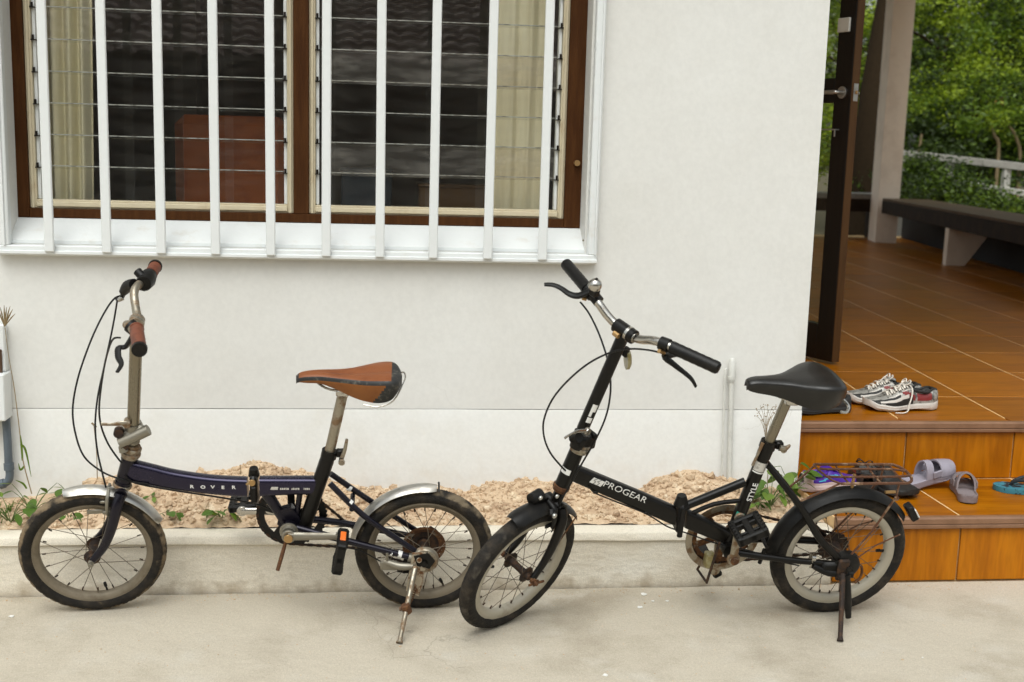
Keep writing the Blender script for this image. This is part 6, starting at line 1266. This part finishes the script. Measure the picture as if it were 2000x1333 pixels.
# ================================================================== PIPES
pc = empty('water_pipe', tuple(gy(1424, 945, YW-.02))); tag(pc, 'thin white plastic pipe with a joint running up the wall by the black handlebar grip', 'pipe')
def wp(px, py, Y=YW-.018): return gy(px, py, Y)
def loc_(o, b): b.xf(lambda p: p-o.location); return b
b = MB(); b.tube([wp(1424, 960), wp(1426, 862), wp(1429, 740)], .0085, 14); loc_(pc, b).build('tube', M['pvc_white'], pc)
b = MB(); b.tube([wp(1408, 960), wp(1412, 860), wp(1416, 735), wp(1420, 722)], .0035, 8, smooth=3); loc_(pc, b).build('thin_tube', M['pvc_white'], pc)
b = MB(); b.tube([wp(1429, 745), wp(1430, 705), wp(1430, 700)], [.0115, .0115, .007], 14); b.tube([wp(1429, 742), wp(1429, 735)], .013, 14); loc_(pc, b).build('joint', M['pvc_white'], pc)
gp_ = empty('drain_pipe', tuple(gy(10, 900, YW-.03))); tag(gp_, 'grey drain pipe with an elbow at the foot of the wall, left edge', 'pipe')
b = MB(); b.tube([gy(9, 790, .33), gy(14, 850, .33), gy(17, 905, .33), gy(19, 930, .33), gy(12, 943, .33), gy(-14, 948, .33)], .0125, 14, smooth=4); loc_(gp_, b).build('tube', M['pvc_grey'], gp_)
b = MB(); b.tube([gy(17, 905, .33), gy(18, 918, .33)], .0155, 14); b.tube([gy(9, 944, .33), gy(0, 947, .33)], .0155, 14); loc_(gp_, b).build('collar', M['pvc_grey'], gp_)
q0, q1 = gy(-16, 818, .335), gy(16, 640, .335); cv = empty('conduit_cover', ((q0.x+q1.x)/2, .335, q0.z)); tag(cv, 'white metal meter box above the grey drain pipe at the left edge', 'box')
b = MB(); c_ = gy(4, 770, .32); b.box(((gy(-40, 770, .32).x+gy(16, 770, .32).x)/2, .32, (gy(4, 818, .32).z+gy(4, 728, .32).z)/2), (gy(16, 770, .32).x-gy(-40, 770, .32).x, .075, gy(4, 728, .32).z-gy(4, 818, .32).z), bev=.003); loc_(cv, b).build('cover', M['white_paint'], cv, smooth=False)
b = MB(); b.box(((gy(-40, 700, .32).x+gy(9, 700, .32).x)/2, .34, (gy(4, 728, .32).z+gy(4, 635, .32).z)/2), (gy(9, 700, .32).x-gy(-40, 700, .32).x, .035, gy(4, 635, .32).z-gy(4, 728, .32).z-.002), bev=.003); loc_(cv, b).build('box', M['white_paint'], cv, smooth=False)
b = MB(); b.box(gy(0, 706, .318), (.012, .008, .075), bev=.002); loc_(cv, b).build('meter_window', M['room_dark'], cv, smooth=False)
# ================================================================== PLANTS
def leafmesh(name, m, L=1.0, W=.5, fold=.15, curl=.2, n=6, lobes=0.0):
    b = MB(); vs = []; 
    for i in range(n+1):
        t = i/n; w = W/2*math.sin(math.pi*(t*.92+.04))**.8*(1+lobes*math.sin(t*18)); z = -curl*t*t*L
        vs += [V(L*t, -w, z+fold*w), V(L*t, 0, z), V(L*t, w, z+fold*w)]
    b.add(vs, [f for i in range(n) for f in ((i*3, i*3+3, i*3+4, i*3+1), (i*3+1, i*3+4, i*3+5, i*3+2))]); return b.mesh(name, m, angle=80, fix=False)
LF = [leafmesh('leaf', M['weed_leaf_pale'], W=.62), leafmesh('leaf', M['weed_leaf'], W=.55), leafmesh('leaf', M['weed_leaf'], W=.7, lobes=.12)]
def aim(p, d, s, roll=0): q = Vector(d).normalized().to_track_quat('X', 'Z').to_matrix().to_4x4(); return Matrix.Translation(p)@q@Matrix.Rotation(roll, 4, 'X')@Matrix.Scale(s, 4)
def weed(px, py, Y, n, s, label, seed, spread=.05, height=.04, group='green weeds growing from the soil bed', cat='weed'):
    q = gy(px, py, Y); rnd = random.Random(seed); q.z = zsoil(q.x, Y)-.002; o = empty('weed', q); tag(o, label, cat, group)
    b = MB(); ls = []
    for k in range(n):
        a = rnd.uniform(0, 6.28); r_ = spread*rnd.uniform(.4, 1); e = V(math.cos(a)*r_, math.sin(a)*r_*.6-.01, height*rnd.uniform(.4, 1.1)); b.tube([V(0, 0, -.003), e*.5+V(0, 0, .01), e], [.0016, .0013, .0008], 5, smooth=3); ls.append((e, a))
    b.build('stems', M['stem'], o)
    for e, a in ls: link('leaf', rnd.choice(LF), o, aim(e, (math.cos(a), math.sin(a)*.8-.3, rnd.uniform(-.7, .3)), s*rnd.uniform(.7, 1.25), rnd.uniform(-.5, .5)))
    return o
weed(128, 948, .30, 9, .032, 'small weed on the soil above the left front tyre', 1)
weed(135, 1012, .12, 3, .028, 'tiny weed seen through the spokes of the left front wheel', 2, .02, .02)
weed(325, 998, .13, 5, .040, 'little weed just behind the chrome front fender', 3, .035, .03)
weed(403, 1008, .11, 3, .045, 'weed with hanging leaves over the kerb, left of its neighbour', 4, .03, .03)
weed(432, 1003, .11, 4, .050, 'weed with drooping leaves over the kerb under the white lettering', 5, .03, .03)
weed(300, 960, .22, 3, .02, 'tiny sprout on the soil under the navy frame tube', 6, .015, .015)
weed(1505, 985, .20, 16, .056, 'leafy weed between the black seat tube and the rear wheel', 7, .07, .09)
weed(1545, 985, .26, 14, .052, 'leafy weed against the house corner behind the black fender', 8, .06, .11)
weed(1478, 992, .16, 6, .034, 'low weed in the soil just behind the black pedal', 9, .05, .04)
weed(20, 1000, .14, 15, .042, 'spreading clump of green weeds at the left end of the kerb', 10, .11, .07)
weed(62, 985, .2, 8, .040, 'taller weed clump beside the grass stalk, left end of the soil bed', 11, .08, .09)
b = MB(); rnd = random.Random(12)
for k in range(900):
    x = rnd.uniform(-1.9, -1.12); y = rnd.uniform(.09, .26); z = zsoil(x, y); a = rnd.uniform(0, 6.28); h = rnd.uniform(.015, .045)*(1.2 if x < -1.2 else .7); w_ = .0016; l = V(math.cos(a)*h*.8, math.sin(a)*h*.8, h)
    b.add([V(x-w_, y, z), V(x+w_, y, z), V(x+w_*.7, y, z+h*.5)+l*.2, V(x-w_*.7, y, z+h*.5)+l*.2, V(x, y, z)+l], [(0, 1, 2, 3), (3, 2, 4)])
tag(b.build('short_grass', M['weed_leaf'], smooth=False, fix=False), 'short green grass on the soil at the left end of the kerb', 'grass', kind='stuff')
# tall grass stalk with a bristly seed head
g0 = gy(62, 965, .24); gs = empty('grass_stalk', g0); tag(gs, 'tall thin grass stalk with a bristly brown seed head at the left edge', 'grass stalk')
pp = [gy(62, 965, .24), gy(45, 900, .25), gy(38, 840, .26), gy(28, 760, .27), gy(16, 690, .28), gy(10, 640, .28)]
b = MB(); b.tube(pp, [.0018, .0018, .0016, .0013, .001, .001], 6, smooth=5); loc_(gs, b).build('stem', M['dry_stem'], gs)
for (a_, c_, e_) in (((40, 868), (50, 880), (61, 932)), ((48, 910), (40, 918), (36, 905)), ((52, 955), (45, 945), (30, 938)), ((44, 900), (42, 870), (40, 850))):
    b = MB(); b.tube([gy(*a_, .25), gy(*c_, .25), gy(*e_, .25)], [.0028, .0035, .0005], 6, smooth=5, flat=(1, .25, (0, 1, 0))); loc_(gs, b).build('blade', M['leaf'], gs)
hd_ = gy(9, 638, .28)
for px, py in ((-8, 598), (0, 600), (8, 596), (13, 600), (20, 598), (30, 613), (25, 604), (-2, 612), (17, 612)):
    b = MB(); e = gy(px, py, .27); b.tube([hd_, hd_.lerp(e, .6)+V(0, 0, .002), e], [.0014, .0022, .0004], 6, smooth=4); loc_(gs, b).build('spikelet', M['dry_stem'], gs)
# dry flower stalk behind the black seat post
g0 = gy(1497, 985, .28); ds = empty('dry_flower_stalk', g0); tag(ds, 'dry branching flower stalk behind the black bicycle seat post', 'dry plant'); rnd = random.Random(4)
b = MB(); tp = gy(1496, 830, .28); b.tube([g0, gy(1500, 905, .28), tp], [.0016, .0013, .001], 6, smooth=4)
fl_ = MB()
for px, py in ((1478, 800), (1486, 796), (1492, 794), (1500, 792), (1508, 797), (1515, 795), (1520, 800), (1512, 808), (1482, 808), (1500, 806), (1493, 812), (1475, 812), (1505, 815), (1488, 820)):
    e = gy(px, py, .28+rnd.uniform(-.02, .02)); b.tube([tp.lerp(g0, rnd.uniform(0, .25)), tp.lerp(e, .5), e], [.0008, .0007, .0005], 5, smooth=3)
    for _ in range(4): d = V(rnd.gauss(0, 1), rnd.gauss(0, 1), rnd.gauss(0, 1))*.0035; fl_.add([e+d+q_*.0018 for q_ in ico], icf)
loc_(ds, b).build('stem', M['dry_stem'], ds); loc_(ds, fl_).build('seed_heads', M['dry_stem'], ds, smooth=False)['kind'] = 'stuff'
for i_, (a_, c_, lb) in enumerate((((468, 935), (469, 908), 'short dry twig sticking up from the soil beside the navy frame hinge'), ((190, 935), (183, 830), 'thin dry weed stem standing behind the brake cables'), ((1290, 960), (1300, 948), 'thin bent twig on the soil heap beside the black frame hinge'))):
    b = MB(); p0, p1 = gy(*a_, .28), gy(*c_, .28); b.tube([p0, p0.lerp(p1, .5)+V(.003, 0, 0), p1], [.0016, .0012, .001], 6, smooth=3)
    if i_ == 1: 
        for d in ((0, .0), (.006, -.006), (-.004, .004)): b.add([p1+V(d[0], 0, d[1])+q_*.004 for q_ in ico], icf)
    tag(b.build('twig', M['dry_stem']), lb, 'twig')
# crumbs and paint flecks on the concrete
b = MB(); rnd = random.Random(21)
for k in range(900):
    x, y = rnd.uniform(-1.5, 2.4), (rnd.uniform(-.95, -.01) if k < 420 else -.008-abs(rnd.gauss(0, .035))); s = rnd.choice((.0012, .0016, .002, .0025, .004 if rnd.random() < .15 else .002)); b.add([V(q_.x*s*rnd.uniform(.7, 1.3)+x, q_.y*s+y, q_.z*s*.5+s*.3) for q_ in ico], icf)
tag(b.build('crumbs', M['soil'], smooth=False, fix=False), 'scattered crumbs of soil and grit on the concrete', 'grit', kind='stuff')
b = MB()
for px, py, s in ((1250, 1187, .010), (1257, 1162, .011), (1275, 1175, .006), (1303, 1175, .006), (1182, 1320, .008), (22, 1205, .008), (1802, 1286, .003)):
    q = gz(px, py, 0); n_ = 9; vs = [V(q.x+math.cos(6.28*k/n_)*s*rnd.uniform(.5, 1.2), q.y+math.sin(6.28*k/n_)*s*rnd.uniform(.5, 1.1), .001) for k in range(n_)]; b.prism(vs, (0, 0, 0), (0, 0, .0015))
tag(b.build('paint_flecks', M['white_decal'], smooth=False), 'small white paint flecks dropped on the concrete', 'paint flecks', kind='stuff')
